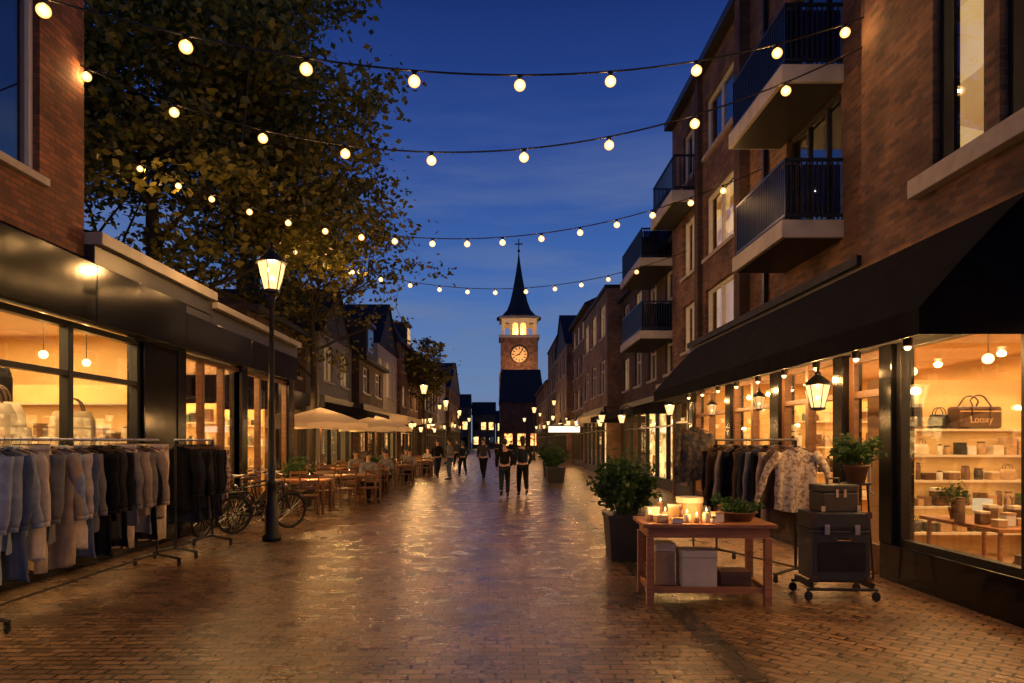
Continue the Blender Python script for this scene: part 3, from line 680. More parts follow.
# ------------------------------------------------------------------ trees
def tree(name, base, h, cr, cz, nleaf, seed, label, lean=(0, 0), leafs=.13, r0=.22, crz=None, extra=0):
    rr = random.Random(seed); t = thing(name, base, label, 'tree', 'street trees'); bx, by, bz = base
    tr = MB(); tips = []
    crz = crz or cr*1.15
    C = Vector((bx+lean[0], by+lean[1], cz))
    def limb(p, d, l, r, dep):
        pts = [p]; rs = [r]; q = p.copy(); dd = d.copy()
        for i in range(4):
            dd = (dd+Vector((rr.gauss(0, .16), rr.gauss(0, .16), rr.gauss(.06, .1)))).normalized(); q = q+dd*(l/4); pts.append(q.copy()); rs.append(r*(1-.55*(i+1)/4))
        tr.tube(pts, rs, 7 if dep < 2 else 5, caps=False)
        if dep >= 2: tips.append((pts[1], pts[3]))
        if dep >= 3: tips.append((pts[2], q)); tips.append((q, q)); return
        nk = 3 if dep else 4
        for k in range(nk):
            st = pts[rr.choice([2, 3, 4])] if k else pts[4]
            nd = (dd+Vector((rr.gauss(0, .65), rr.gauss(0, .65), rr.gauss(.12, .35)))).normalized()
            tgt = (C+Vector((rr.uniform(-1, 1)*cr, rr.uniform(-1, 1)*cr, rr.uniform(-1, 1)*crz))-st).normalized()
            limb(st, (nd+tgt*.75).normalized(), l*rr.uniform(.62, .85), rs[3]*.75, dep+1)
    p = Vector(base); pts = []; rs = []
    top = cz-crz*.45
    for i in range(7):
        f = i/6; pts.append(Vector((bx+lean[0]*f*.4+rr.gauss(0, .03), by+lean[1]*f*.4+rr.gauss(0, .03), top*f))); rs.append(r0*(1.25 if i == 0 else 1)*(1-.35*f))
    tr.tube(pts, rs, 10)
    for k in range(7):
        a = k*PI*2/7+rr.uniform(-.4, .4); st = pts[rr.choice([4, 5, 6])]
        limb(st, Vector((math.cos(a)*.8, math.sin(a)*.8, rr.uniform(.2, 1.2))).normalized(), cr*.75, r0*.35, 0)
    limb(pts[6], Vector((0, 0, 1)), cr*.8, r0*.5, 0)
    for i in range(extra):
        a = rr.uniform(0, 6.28); e_ = rr.uniform(-.95, .9); q = math.sqrt(max(0, 1-e_*e_))*rr.uniform(.45, 1.)
        c = C+Vector((math.cos(a)*q*cr, math.sin(a)*q*cr, e_*crz)); b_ = c+(C-c)*.28+Vector((0, 0, -.3))
        tr.tube([b_, b_.lerp(c, .5)+Vector((0, 0, .1)), c], [.018, .011, .004], 4, caps=False); tips.append((b_, c)); tips.append((c, c))
    tr.part('trunk', t, M['bark'], True)
    lf = MB(); n = len(tips); per = max(4, nleaf/n)
    for (a, b) in tips:
        cc = a.lerp(b, rr.random()); dn = rr.uniform(.1, 1.9); sg = rr.uniform(.16, .34)*cr/4
        for i in range(int(per*dn)):
            c = cc+Vector((rr.gauss(0, sg*1.5), rr.gauss(0, sg*1.5), rr.gauss(0, sg*.7)))
            s_ = leafs*rr.uniform(.6, 1.25); u = Vector((rr.gauss(0, 1), rr.gauss(0, 1), rr.gauss(0, .6))).normalized(); v = u.orthogonal().normalized()
            v = (Matrix.Rotation(rr.uniform(0, 6.28), 3, u) @ v)
            lf.add([c-u*s_*.6, c+v*s_*.4, c+u*s_*.6, c-v*s_*.4], [(0, 1, 2, 3)])
    lf.part('crown', t, M['leaf'])
    return t
tree('street_tree', (-8.9, 17.3, 0), 15, 4.8, 9.9, 46000, 3, 'tall broadleaf tree rising behind the low shops', leafs=.18, crz=5.2, r0=.24, lean=(.2, 0), extra=200)
tree('street_tree', (-5.9, 21.5, 0), 10, 3.0, 6.7, 13000, 5, 'open crowned street tree beside the cafe terrace', leafs=.15, crz=3.0, r0=.13, extra=60)
tree('street_tree', (-5.0, 45, 0), 8, 1.9, 6.2, 4000, 8, 'small street tree lit by a lantern', leafs=.22, crz=2.3, r0=.12, extra=50)

# ------------------------------------------------------------------ string lights
def string(p0, p1, sag, n, a, b, label, pw=42):
    p0, p1 = Vector(p0), Vector(p1); t = thing('string_lights', p0, label, 'string lights', 'festoon strings across the street')
    f = lambda s: p0.lerp(p1, s)-Vector((0, 0, sag*4*s*(1-s)))
    m = MB(); m.tube([f(i/60) for i in range(61)], .010, 6); m.part('wire', t, M['blackm'])
    for i in range(n):
        c = f(a+(b-a)*i/(n-1)+R.uniform(-.005, .005))
        k = MB(); k.lathe([(.012, 0), (.024, -.015), (.026, -.055), (.02, -.06)], (c.x, c.y, c.z+.005), 10); bl = k.part('bulb_socket', t, M['blackm'], True)
        q = MB(); q.sph((c.x, c.y, c.z-.108), (.060, .060, .057), 16, 12); q.part('bulb_glass', bl, M['bulb'], True)
        light('POINT', (c.x, c.y, c.z-.108), pw, bl, size=.018, color=(1, .52, .17))
string((-5.3, 5.45, 5.7), (4.5, 8.45, 6.85), .93, 9, .145, .975, 'string of round warm bulbs between the facades', 42)
string((-5.3, 8.62, 6.35), (4.5, 8.48, 6.5), 1.2, 9, .013, .9, 'string of round warm bulbs between the facades', 48)
string((-7.4, 13.6, 7.25), (5.2, 13.5, 7.0), 1.5, 17, .02, .94, 'string of warm bulbs from tree to apartment wall', 62)
string((-6.0, 19., 7.1), (5.2, 19, 6.9), 1.15, 13, .03, .88, 'string of warm bulbs from tree to apartment wall', 62)

# ------------------------------------------------------------------ street lamps
def lantern_parts(parent, c, s=1., power=60, gm='lamp'):
    x, y, z = c
    m = MB(); m.lathe([(.10*s, 0), (.19*s, .36*s)], (x, y, z+.04*s), 6, rot=PI/6); g = m.part('lantern_glass', parent, M[gm])
    m = MB(); m.lathe([(.05*s, -.02*s), (.12*s, .0), (.12*s, .035*s)], (x, y, z), 6, rot=PI/6); m.lathe([(.22*s, 0), (.21*s, .03*s), (.1*s, .13*s), (.05*s, .17*s), (.055*s, .2*s), (.02*s, .24*s), (.03*s, .27*s), (.005*s, .31*s)], (x, y, z+.405*s), 12)
    for k in range(6):
        a = PI/6+k*PI/3; m.tube([(x+.103*s*math.cos(a), y+.103*s*math.sin(a), z+.03*s), (x+.196*s*math.cos(a), y+.196*s*math.sin(a), z+.41*s)], .008*s, 4)
    m.part('lantern_frame', parent, M['blackm']); q = MB(); q.sph((x, y, z+.2*s), .045*s, 8, 6); q.part('bulb', parent, M['spot'], True)
    if power: light('POINT', (x, y, z+.31*s), power, parent, size=.05)
    return g
lp = thing('street_lamp', (0, 0, 0), 'black classic street lamp with glowing lantern', 'street lamp', 'street lamps along the street')
m = MB(); m.lathe([(.15, 0), (.15, .08), (.11, .12), (.11, .55), (.085, .6), (.075, .9), (.09, .93), (.06, .98), (.05, 2.2), (.06, 2.23), (.045, 2.28), (.036, 3.75), (.06, 3.8), (.05, 3.86), (.09, 3.95)], (0, 0, 0), 14)
m.tube([(-.25, 0, 3.62), (.25, 0, 3.62)], .014, 6); m.sph((-.26, 0, 3.62), .025, 8, 6); m.sph((.26, 0, 3.62), .025, 8, 6)
m.part('post', lp, M['blackm'], True)
lantern_parts(lp, (0, 0, 4.0), 1.15, 300)
lp.location = (-3.68, 11.0, 0)
for (x, y) in ((-3.9, 35), (-3.8, 48), (-3.8, 64), (2.9, 58), (-3.8, 84), (3.0, 84)): dup(lp, (x, y, 0))

# ------------------------------------------------------------------ clothes
def garment(kind, seed, length=.8, wid=.44, mat=None, spread=0.):
    rr = random.Random(seed); t = thing('shirt' if kind != 'coat' else 'coat', (0, 0, 0), '', 'clothing')
    m = MB(); n = 30; rows = 16; vs = []; fs = []; ph = rr.uniform(0, 6); ph2 = rr.uniform(0, 6); tw_ = rr.uniform(-.3, .3)
    for i in range(rows):
        f = i/(rows-1); z = -.09-f*length
        if f < .12: ww = .12+(wid-.12)*(f/.12)**.6
        else: ww = wid*(1+.05*math.sin(f*5+ph))*(1-.10*math.sin((f-.12)*2.6)) + .03*f
        dd = (.055+.045*min(1, f/.25))*(1+.15*math.sin(ph+f*4))
        for k in range(n):
            a = 2*PI*k/n; ca, sa = math.cos(a), math.sin(a)
            x = ww/2*math.copysign(abs(ca)**.75, ca); y = dd/2*math.copysign(abs(sa)**.8, sa)
            y += (.010+.026*f)*math.sin(x*30+ph+f*1.5)+.012*math.sin(x*67+ph2)*f+.03*f*math.sin(f*3+ph2)
            x += .006*math.sin(f*17+ph+k)
            x2 = x*math.cos(tw_*f)-y*math.sin(tw_*f); y2 = x*math.sin(tw_*f)+y*math.cos(tw_*f)
            zz = z-abs(x)*.18*(1-min(1, f/.2))-(.02*math.sin(a*2+ph) if f > .9 else 0)
            vs.append((x2, y2, zz))
    for i in range(rows-1):
        for k in range(n): a = i*n+k; b = i*n+(k+1) % n; fs.append((a, b, b+n, a+n))
    m.add(vs, fs)
    for s_ in (-1, 1):
        pts = []; rs = []
        sl = min(length*.85, .60)
        for i in range(9):
            f = i/8; pts.append((s_*(wid*.44+(.05+spread)*math.sin(f*1.5)+.012*math.sin(f*9+ph)), -.012+.03*math.sin(f*3+ph), -.155-f*sl*(1-spread*.8))); rs.append((.07-.024*f)*(1+.1*math.sin(f*13+ph2)))
        m.tube(pts, rs, 10, flat=.6)
        m.tube([pts[-1], (pts[-1][0], pts[-1][1], pts[-1][2]-.045)], .044, 10, flat=.6)
    m.tube([(-.065, .02, -.085), (-.05, -.03, -.10), (0, -.045, -.13), (.05, -.03, -.10), (.065, .02, -.085), (0, .035, -.075), (-.065, .02, -.085)], .014, 6)
    m.part('cloth', t, mat, True)
    h = MB(); h.tube([(0, 0, .015), (.012, 0, .02), (.018, 0, .005), (.01, 0, -.02), (0, 0, -.05), (0, 0, -.08)], .003, 5); h.tube([(-.19, 0, -.135), (-.06, 0, -.095), (0, 0, -.08), (.06, 0, -.095), (.19, 0, -.135)], .008, 6)
    h.part('hanger', t, M['woodd'])
    return t
def trousers(mat):
    t = thing('trousers', (0, 0, 0), '', 'clothing'); m = MB()
    for s_ in (-1, 1):
        m.tube([(s_*.075, 0, -.12), (s_*.09, 0, -.3), (s_*.085, .01, -.6), (s_*.08, -.005, -.9), (s_*.078, .005, -1.26)], [.1, .095, .075, .065, .062], 12, flat=.45)
    m.lathe([(.16, -.12), (.165, -.06)], (0, 0, 0), 14, sy=.3); m.part('cloth', t, mat, True)
    h = MB(); h.tube([(0, 0, .015), (.012, 0, .02), (.018, 0, .005), (0, 0, -.05)], .003, 5); h.tube([(-.15, 0, -.055), (.15, 0, -.055)], .007, 6); h.part('hanger', t, M['woodd']); return t
def rack(loc, length, rotz, label, h=1.62):
    t = thing('clothes_rack', (0, 0, 0), label, 'clothes rack', 'wheeled clothes racks outside the shops'); l = length/2
    m = MB(); m.tube([(0, -l, h), (0, l, h)], .014, 8); m.part('rail', t, M['steel'])
    for s_ in (-1, 1):
        m = MB(); m.tube([(0, s_*(l-.03), .14), (0, s_*(l-.03), h)], .015, 8); m.part('upright', t, M['blackm'])
        m = MB(); m.tube([(-.3, s_*(l-.03), .1), (0, s_*(l-.03), .16), (.3, s_*(l-.03), .1)], .018, 8); m.part('foot', t, M['blackm'])
        for q in (-.28, .28):
            m = MB(); m.lathe([(.03, -.012), (.035, 0), (.03, .012)], (0, 0, 0), 12)
            m.v = [(q+v[2], s_*(l-.03)+v[0], .04+v[1]) for v in m.v]; m.part('castor', t, M['rubber'])
            m = MB(); m.box((q-.02, s_*(l-.03)-.012, .05), (q+.02, s_*(l-.03)+.012, .1)); m.part('castor_fork', t, M['blackm'])
    m = MB(); m.tube([(0, -l, .17), (0, l, .17)], .012, 8); m.part('base_bar', t, M['blackm'])
    t.location = loc; t.rotation_euler = (0, 0, rotz); return t
rack((-4.38, 7.2, 0), 3.1, 0, 'long wheeled rack of light garments before the shop')
rack((-4.4, 9.85, 0), 1.25, 0, 'short wheeled rack of dark coats before the shop')
protos = {}
def hang(kind, mi, L_, x, y, z, rot, label, mat=None, wid=.44, spread=0., seed=None):
    seed = seed if seed is not None else R.randint(1, 3); key = (kind, mi, round(L_, 2), seed, spread, wid)
    if key not in protos:
        t = trousers(CL[mi]) if kind == 'trousers' else garment(kind, seed*13+mi, L_, wid, mat or CL[mi], spread=spread); protos[key] = t; t.location = (x, y, z); t.rotation_euler = (0, 0, rot)
    else: t = dup(protos[key], (x, y, z), rot)
    t['label'] = label; t['group'] = 'clothes on the racks'; return t
seq = [0, 0, 1, 0, 2, 2, 6, 7, 0, 2, 1, 3, 5, 5, 4, 5, 3, 2, 7, 3, 5, 7, 2, 2]
cn = ['pale blue', 'denim blue', 'cream', 'grey', 'charcoal', 'black', 'sage', 'sand', 'navy', 'brown']
for i, mi in enumerate(seq):
    y = 5.74+i*.127
    if i in (5, 17, 22, 23): hang('trousers', 2, 1.15, -4.38, y, 1.625, R.uniform(-.15, .3), 'pale cream trousers hanging on the rack', seed=1)
    else: hang('shirt', mi, [1.12, .88, 1.16, .8, 1.02][i % 5], -4.38+R.uniform(-.03, .03), y, 1.625, R.uniform(-.25, .4), f'{cn[mi]} long sleeved garment hanging on the rack')
for i in range(9):
    mi = [5, 8, 5, 5, 4, 5, 5, 8, 5][i]
    hang('coat', mi, 1.05 if i % 3 else .9, -4.4, 9.36+i*.118, 1.625, R.uniform(-.25, .3), f'{cn[mi]} coat hanging on the rack')
hang('shirt', 3, .8, -4.4, 10.44, 1.625, 0, 'patterned shirt at the end of the rack', mat=PR3, seed=9)
th = math.radians(19); cx_, cy_ = 3.13, 8.45
rack((cx_, cy_, 0), 1.5, th, 'wheeled rack of dark clothes and a pale blouse')
for i in range(10):
    mi = [9, 7, 5, 3, 4, 9, 5, 7, 9, 5][i]; s_ = -.55+i*.135
    hang('shirt', mi, .88 if i % 2 else .98, cx_-math.sin(th)*s_, cy_+math.cos(th)*s_, 1.625, th+R.uniform(-.35, .25), f'{cn[mi]} jacket hanging on the rack')
hang('shirt', 2, .72, cx_+math.sin(th)*.72, cy_-math.cos(th)*.72, 1.625, .05, 'pale patterned blouse with wide sleeves facing the street', mat=PR1, wid=.5, spread=.16, seed=21)
js = thing('garment_stand', (2.72, 9.6, 0), 'slim metal stand holding a printed jacket', 'garment stand')
m = MB(); m.tube([(2.72, 9.6, .03), (2.72, 9.6, 1.86)], .014, 8); m.lathe([(.2, 0), (.2, .02), (.03, .04)], (2.72, 9.6, 0), 18); m.tube([(2.72, 9.6, 1.86), (2.72, 9.5, 1.88)], .01, 6); m.part('stand', js, M['blackm'])
hang('shirt', 4, .74, 2.72, 9.52, 1.87, .1, 'dark printed jacket hanging on a stand', mat=PR2, wid=.46, spread=.03, seed=33)

# ------------------------------------------------------------------ display table with goods
tb = thing('display_table', (0, 0, 0), 'warm wooden display table with lower stretchers', 'table')
m = MB(); m.box((-.64, -.36, .76), (.64, .36, .80)); m.part('table_top', tb, M['wood'], bevel=.006)
m = MB(); m.box((-.58, -.30, .66), (.58, -.275, .758)); m.box((-.58, .275, .66), (.58, .30, .758)); m.box((-.585, -.27, .66), (-.56, .27, .758)); m.box((.56, -.27, .66), (.585, .27, .758)); m.part('apron', tb, M['wood'])
for sx in (-1, 1):
    for sy in (-1, 1):
        m = MB(); m.cbox((sx*.565, sy*.29, .33), (.07, .07, .66)); m.part('leg', tb, M['wood'], bevel=.004)
m = MB(); m.box((-.53, -.305, .12), (.53, -.275, .18)); m.box((-.53, .275, .12), (.53, .305, .18)); m.box((-.58, -.255, .12), (-.55, .255, .18)); m.box((.55, -.255, .12), (.58, .255, .18)); m.part('stretcher', tb, M['wood'])
m = MB(); m.box((-.54, -.25, .135), (.54, .25, .155)); m.part('lower_shelf', tb, M['woodd'])
tb.location = (2.05, 6.95, 0); tb.rotation_euler = (0, 0, math.radians(-3))
TZ = .802
def small_box(x, y, z, d, mat, name='gift_box', label='small box', lid=True, rot=0.):
    t = thing(name, (0, 0, 0), label, 'box', 'goods on display'); m = MB(); m.box((-d[0]/2, -d[1]/2, 0), (d[0]/2, d[1]/2, d[2]*.8 if lid else d[2])); m.part('box_body', t, M[mat] if isinstance(mat, str) else mat, bevel=.004)
    if lid:
        m = MB(); m.box((-d[0]/2-.004, -d[1]/2-.004, d[2]*.81), (d[0]/2+.004, d[1]/2+.004, d[2])); m.part('box_lid', t, M['creamc'] if mat != 'white' else M['card'], bevel=.004)
    t.location = (x, y, z); t.rotation_euler = (0, 0, rot); return t
def jar(x, y, z, r, h, mat='white', lit=False, label='glass candle jar', name='candle_jar', pw=3.5):
    t = thing(name, (0, 0, 0), label, 'jar', 'goods on display'); m = MB(); m.lathe([(r*.9, 0), (r, .01), (r, h*.85), (r*.85, h*.9), (r*.85, h)], (0, 0, 0), 14); m.part('jar_body', t, M[mat], True)
    if lit:
        m = MB(); m.lathe([(.004, 0), (.010, .012), (.006, .028), (.001, .04)], (0, 0, h+.012), 8); m.part('flame', t, M['spot'], True)
        if pw: light('POINT', (0, 0, h+.06), pw, t, size=.02)
    else:
        m = MB(); m.lathe([(r*.9, 0), (r*.9, .015), (r*.3, .02)], (0, 0, h+.001), 12); m.part('jar_lid', t, M['woodd'], True)
    t.location = (x, y, z); return t
def drumlamp(x, y, z, r=.1, h=.14, label='cream drum lampshade lamp glowing softly'):
    t = thing('table_lamp', (0, 0, 0), label, 'lamp'); m = MB(); m.lathe([(r*.6, 0), (r*.6, .015), (.012, .02), (.012, .1)], (0, 0, 0), 14); m.part('lamp_base', t, M['woodd'], True)
    m = MB(); m.lathe([(r, 0), (r*.97, h)], (0, 0, .08), 20); m.part('lamp_shade', t, M['shade'], True); light('POINT', (0, 0, .15), 4, t, size=.03); t.location = (x, y, z); return t
def plant(x, y, z, pr, ph, cr, chh, n, seed, label, name='potted_plant', square=False, pmat='pot', leafs=.05):
    rr = random.Random(seed); t = thing(name, (0, 0, 0), label, 'plant', None); m = MB()
    if square:
        m.lathe([(pr*1.2, 0), (pr*1.414, ph)], (0, 0, 0), 4, rot=PI/4)
        m.box((-pr*1.04, -pr*1.04, ph-.05), (pr*1.04, pr*1.04, ph+.004))
    else: m.lathe([(pr*.72, 0), (pr, ph*.9), (pr*1.08, ph*.9), (pr*1.08, ph), (pr*.9, ph), (pr*.88, ph-.02)], (0, 0, 0), 18)
    m.part('pot', t, M[pmat], not square)
    s_ = MB(); l = MB()
    ns = max(10, n//45)
    for i in range(ns):
        a = rr.uniform(0, 6.28); q = math.sqrt(rr.random()); e = Vector((math.cos(a)*q*cr, math.sin(a)*q*cr, ph+chh*rr.uniform(.45, 1)*(1-.35*q*q)))
        b = Vector((math.cos(a)*q*pr*.6, math.sin(a)*q*pr*.6, ph-.03)); mid = b.lerp(e, .5)+Vector((0, 0, chh*.12)); s_.tube([b, mid, e], [.006, .004, .002], 4)
        for k in range(int(n/ns)):
            f = rr.uniform(.25, 1.05); c = (b.lerp(mid, f*2) if f < .5 else mid.lerp(e, f*2-1))+Vector((rr.gauss(0, .12*cr), rr.gauss(0, .12*cr), rr.gauss(0, .1*chh)))
            sz = leafs*rr.uniform(.6, 1.3); u = Vector((rr.gauss(0, 1), rr.gauss(0, 1), rr.gauss(.2, .6))).normalized(); v = Matrix.Rotation(rr.uniform(0, 6.28), 3, u) @ u.orthogonal().normalized()
            l.add([c-u*sz*.6, c+v*sz*.3, c+u*sz*.6, c-v*sz*.3], [(0, 1, 2, 3)])
    s_.part('stems', t, M['leafb']); l.part('foliage', t, M['leafb']); t.location = (x, y, z); return t
small_box(1.60, 6.78, TZ, (.12, .10, .07), 'card', label='small brown gift box on the table', rot=.2)
small_box(1.74, 6.70, TZ, (.10, .10, .05), 'white', label='small white gift box on the table', rot=-.1)
small_box(1.56, 7.0, TZ, (.12, .10, .13), 'creamc', label='cream gift box on the table', rot=.1)
small_box(1.78, 6.98, TZ, (.12, .1, .16), 'card', label='tall brown box on the table', rot=-.15)
small_box(2.16, 6.78, TZ, (.10, .08, .10), 'white', label='white box with brown lid on the table', rot=.3)
small_box(2.08, 7.16, TZ, (.2, .14, .12), 'creamc', label='cream box at the back of the table')
hb_ = thing('hat_box', (0, 0, 0), 'round brown hat box with cream lid on the table', 'box'); m = MB(); m.lathe([(.13, 0), (.13, .17)], (0, 0, 0), 24); m.part('box_body', hb_, M['card'], False, .003); m = MB(); m.lathe([(.136, .172), (.136, .23)], (0, 0, 0), 24); m.part('box_lid', hb_, M['creamc'], False, .004); hb_.location = (1.95, 7.02, TZ)
for x, y, r, h, mt, lt in ((1.85, 6.75, .035, .08, 'creamc', True), (1.93, 6.7, .03, .06, 'card', True), (2.03, 6.72, .035, .10, 'creamc', True), (1.66, 6.86, .03, .09, 'creamc', True), (2.1, 6.9, .035, .12, 'green', False), (1.5, 6.82, .03, .07, 'card', True), (2.08, 6.66, .028, .05, 'creamc', False), (2.24, 6.95, .03, .14, 'leather', False), (1.68, 7.15, .035, .16, 'card', True), (1.82, 6.86, .025, .13, 'leather', False)):
    jar(x, y, TZ, r, h, mt, lt, 'lit candle jar on the table' if lt else 'closed jar on the table', pw=2.2)
plant(2.42, 6.92, TZ, .17, .09, .24, .12, 700, 4, 'low green plants in a wide brown bowl', leafs=.035)
plant(2.3, 7.15, TZ, .06, .1, .13, .2, 260, 6, 'small leafy plant in a brown pot', leafs=.04)
small_box(1.98, 6.9, .157, (.34, .28, .36), 'creamc', name='storage_box', label='cream storage box on the lower shelf')
small_box(1.66, 6.98, .157, (.2, .24, .42), 'card', name='storage_box', label='brown storage box on the lower shelf')
small_box(2.36, 6.95, .157, (.3, .26, .14), 'woodd', name='storage_box', label='dark wooden box on the lower shelf', lid=False)

plant(1.72, 9.3, 0, .28, .62, .43, .82, 3600, 9, 'bushy green shrub in a tall black square planter', name='planter', square=True, pmat='planter', leafs=.07)
plant(2.15, 26.5, 0, .35, .6, .6, .9, 900, 10, 'shrub in a dark square planter by the shops', name='planter', square=True, pmat='planter', leafs=.12)
plant(2.3, 31, 0, .35, .6, .6, 1.0, 900, 12, 'shrub in a dark square planter by the shops', name='planter', square=True, pmat='planter', leafs=.12)
plant(-3.9, 22.0, 0, .3, .5, .5, .8, 700, 13, 'green shrub in a planter beside the terrace', name='planter', square=True, pmat='planter', leafs=.1)
plant(-4.9, 16.6, 0, .28, .5, .45, .7, 700, 14, 'green shrub in a planter beside the terrace', name='planter', square=True, pmat='planter', leafs=.09)

tk = thing('luggage_case', (0, 0, 0), 'black travel case with metal corners on a wheeled frame', 'travel case')
m = MB(); m.box((-.34, -.25, .2), (.34, .25, .72)); m.part('case_body', tk, M['anth'], bevel=.012)
m = MB(); m.box((-.345, -.255, .724), (.345, .255, .90)); m.part('case_lid', tk, M['anth'], bevel=.012)
for sx in (-1, 1):
    for z in (.2, .86):
        m = MB(); m.cbox((sx*.325, -.256, z+.02), (.06, .016, .06)); m.part('corner_fitting', tk, M['leather'])
m = MB(); m.box((-.28, -.256, .30), (.28, -.2505, .60)); m.part('front_panel', tk, M['blackm'])
for z in (.69, .745):
    m = MB(); m.box((-.34, -.263, z), (.34, -.256, z+.012)); m.part('metal_edge', tk, M['blackm'])
for x in (-.18, .18):
    m = MB(); m.box((x-.03, -.278, .68), (x+.03, -.264, .78)); m.part('latch', tk, M['steel'], bevel=.003)
m = MB(); m.tube([(-.09, -.262, .64), (-.085, -.3, .62), (.085, -.3, .62), (.09, -.262, .64)], .011, 8); m.part('handle', tk, M['leather'])
m = MB()
for y in (-.27, .27): m.tube([(-.42, y, .12), (.42, y, .12)], .016, 8)
for x in (-.36, .36): m.box((x-.02, -.27, .13), (x+.02, .27, .19))
m.part('trolley_frame', tk, M['blackm'])
for x in (-.4, .4):
    for y in (-.27, .27):
        m = MB(); m.lathe([(.04, -.015), (.05, -.01), (.05, .01), (.04, .015)], (0, 0, 0), 14); m.v = [(x+v[0], y+v[2], .052+v[1]) for v in m.v]; m.part('wheel', tk, M['rubber'])
tk.location = (3.44, 7.05, 0); tk.rotation_euler = (0, 0, math.radians(-4)); tk.scale = (.82, .82, .98)
vc = thing('vanity_case', (0, 0, 0), 'small black vanity case standing on the travel case', 'case')
m = MB(); m.box((-.2, -.14, 0), (.2, .14, .17)); m.part('case_body', vc, M['anth'], bevel=.012); m = MB(); m.box((-.203, -.143, .174), (.203, .143, .24)); m.part('case_lid', vc, M['anth'], bevel=.012)
m = MB(); m.tube([(-.07, 0, .242), (-.06, 0, .29), (.06, 0, .29), (.07, 0, .242)], .01, 8); m.part('handle', vc, M['leather'])
for x in (-.045, .045):
    m = MB(); m.box((x-.015, -.150, .13), (x+.015, -.1445, .2)); m.part('latch', vc, M['steel'])
for x in (-.2, .2):
    m = MB(); m.cbox((x, -.144, .03), (.04, .01, .05)); m.part('corner_fitting', vc, M['steel'])
vc.location = (3.44, 7.05, .885); vc.rotation_euler = (0, 0, math.radians(6)); vc.scale = (.95, .95, 1.15)
ps = thing('plant_stand', (0, 0, 0), 'tall black metal plant stand beside the shop door', 'plant stand')
m = MB(); m.lathe([(.16, 0), (.16, .025)], (0, 0, 1.1), 18); m.part('stand_top', ps, M['blackm'])
for k in range(3):
    a = k*2.094; m = MB(); m.tube([(.13*math.cos(a), .13*math.sin(a), 1.1), (.2*math.cos(a), .2*math.sin(a), 0)], .011, 6); m.part('leg', ps, M['blackm'])
ps.location = (4.12, 7.9, 0)
plant(4.12, 7.9, 1.126, .13, .2, .28, .38, 900, 20, 'leafy green plant in a pot on the stand', leafs=.06)

for i, (x, y, z, s_, pw, gm) in enumerate(((3.98, 8.55, 2.0, .75, 30, 'lamp'), (4.1, 10.8, 2.1, .5, 5, 'dimlamp'), (4.1, 13.2, 2.1, .5, 5, 'dimlamp'))):
    t = thing('hanging_lantern', (x, y, z), 'glowing lantern hanging below the black awning' if i == 0 else 'small dim lantern hanging below the black awning', 'lantern', 'lanterns under the awning')
    lantern_parts(t, (x, y, z), s_, pw, gm)
    m = MB(); m.tube([(x, y, z+.68*s_), (x, y, z+.68*s_+.5)], .006, 5); m.part('chain', t, M['blackm'])

# ------------------------------------------------------------------ shop displays
def shelf(x0, x1, y, h, boards, label, d=.35, pw=5):
    t = thing('display_shelf', ((x0+x1)/2, y, 0), label, 'shelf')
    for x in (x0, x1-.04):
        m = MB(); m.box((x, y-d/2, .05), (x+.04, y+d/2, h)); m.part('side_panel', t, M['card'])
    m = MB(); m.box((x0+.04, y+d/2-.02, .05), (x1-.04, y+d/2, h)); m.part('back_panel', t, M['cream'])
    for i, z in enumerate(boards):
        m = MB(); m.box((x0+.041, y-d/2+.002, z-.03), (x1-.041, y+d/2-.022, z)); m.part('shelf_board', t, M['creamc'])
        nz = boards[i+1]-.035 if i+1 < len(boards) else z+.5
        light('AREA', ((x0+x1)/2, y-.05, nz), pw, t, size=x1-x0-.2, sy=.06, color=(1, .64, .28))
    return t
def bag(x, y, z, s, mat, rot=0., label='leather handbag'):
    t = thing('handbag', (0, 0, 0), label, 'bag', 'goods on display'); m = MB(); m.lathe([(.19, 0), (.20, .02), (.19, .15), (.15, .24)], (0, 0, 0), 16, sy=.42)
    m.part('bag_body', t, mat if not isinstance(mat, str) else M[mat], True); h = MB()
    for yy in (-.04, .04): h.tube([(-.09, yy, .22)]+[(-.09*math.cos(k*PI/8), yy, .24+.12*math.sin(k*PI/8)) for k in range(9)]+[(.09, yy, .22)], .008, 6)
    h.part('bag_handle', t, M['leather']); t.location = (x, y, z); t.scale = (s, s, s); t.rotation_euler = (0, 0, rot); return t
goods = ['card', 'white', 'leather', 'creamc', 'woodd', 'pot', 'card', 'black', 'anth', 'pot', 'green']
def fill(x0, x1, y, boards, seed, maxh=.3):
    rr = random.Random(seed)
    for z in boards:
        x = x0+.12
        while x < x1-.12:
            k = rr.random(); wd = rr.uniform(.07, .16); mt = rr.choice(goods)
            if k < .5: small_box(x, y-.03, z+.002, (wd, .16, rr.uniform(.08, maxh)), mt, name='boxed_goods', label='boxed goods on a shop shelf', lid=rr.random() < .5)
            elif k < .82: jar(x, y-.03, z+.002, wd*.38, rr.uniform(.1, maxh*.85), mt, False, 'decorative jar on a shop shelf', 'vase')
            else: bag(x+.05, y-.03, z+.002, .6, mt, rr.uniform(-.2, .2), 'small bag on a shop shelf'); wd += .12
            x += wd+rr.uniform(.015, .06)
bs = [.38, .73, 1.08, 1.42, 1.77]
shelf(5.1, 7.3, 9.3, 2.45, bs, 'golden lit display shelf with boxes and bags'); fill(5.1, 7.3, 9.3, bs[:4], 3, .26)
bg_ = thing('travel_bag', (0, 0, 0), 'boxy dark brown travel bag with tan lettering on the shelf', 'bag')
m = MB(); m.box((-.31, -.12, 0), (.31, .12, .30)); m.part('bag_body', bg_, M['leather'], bevel=.035)
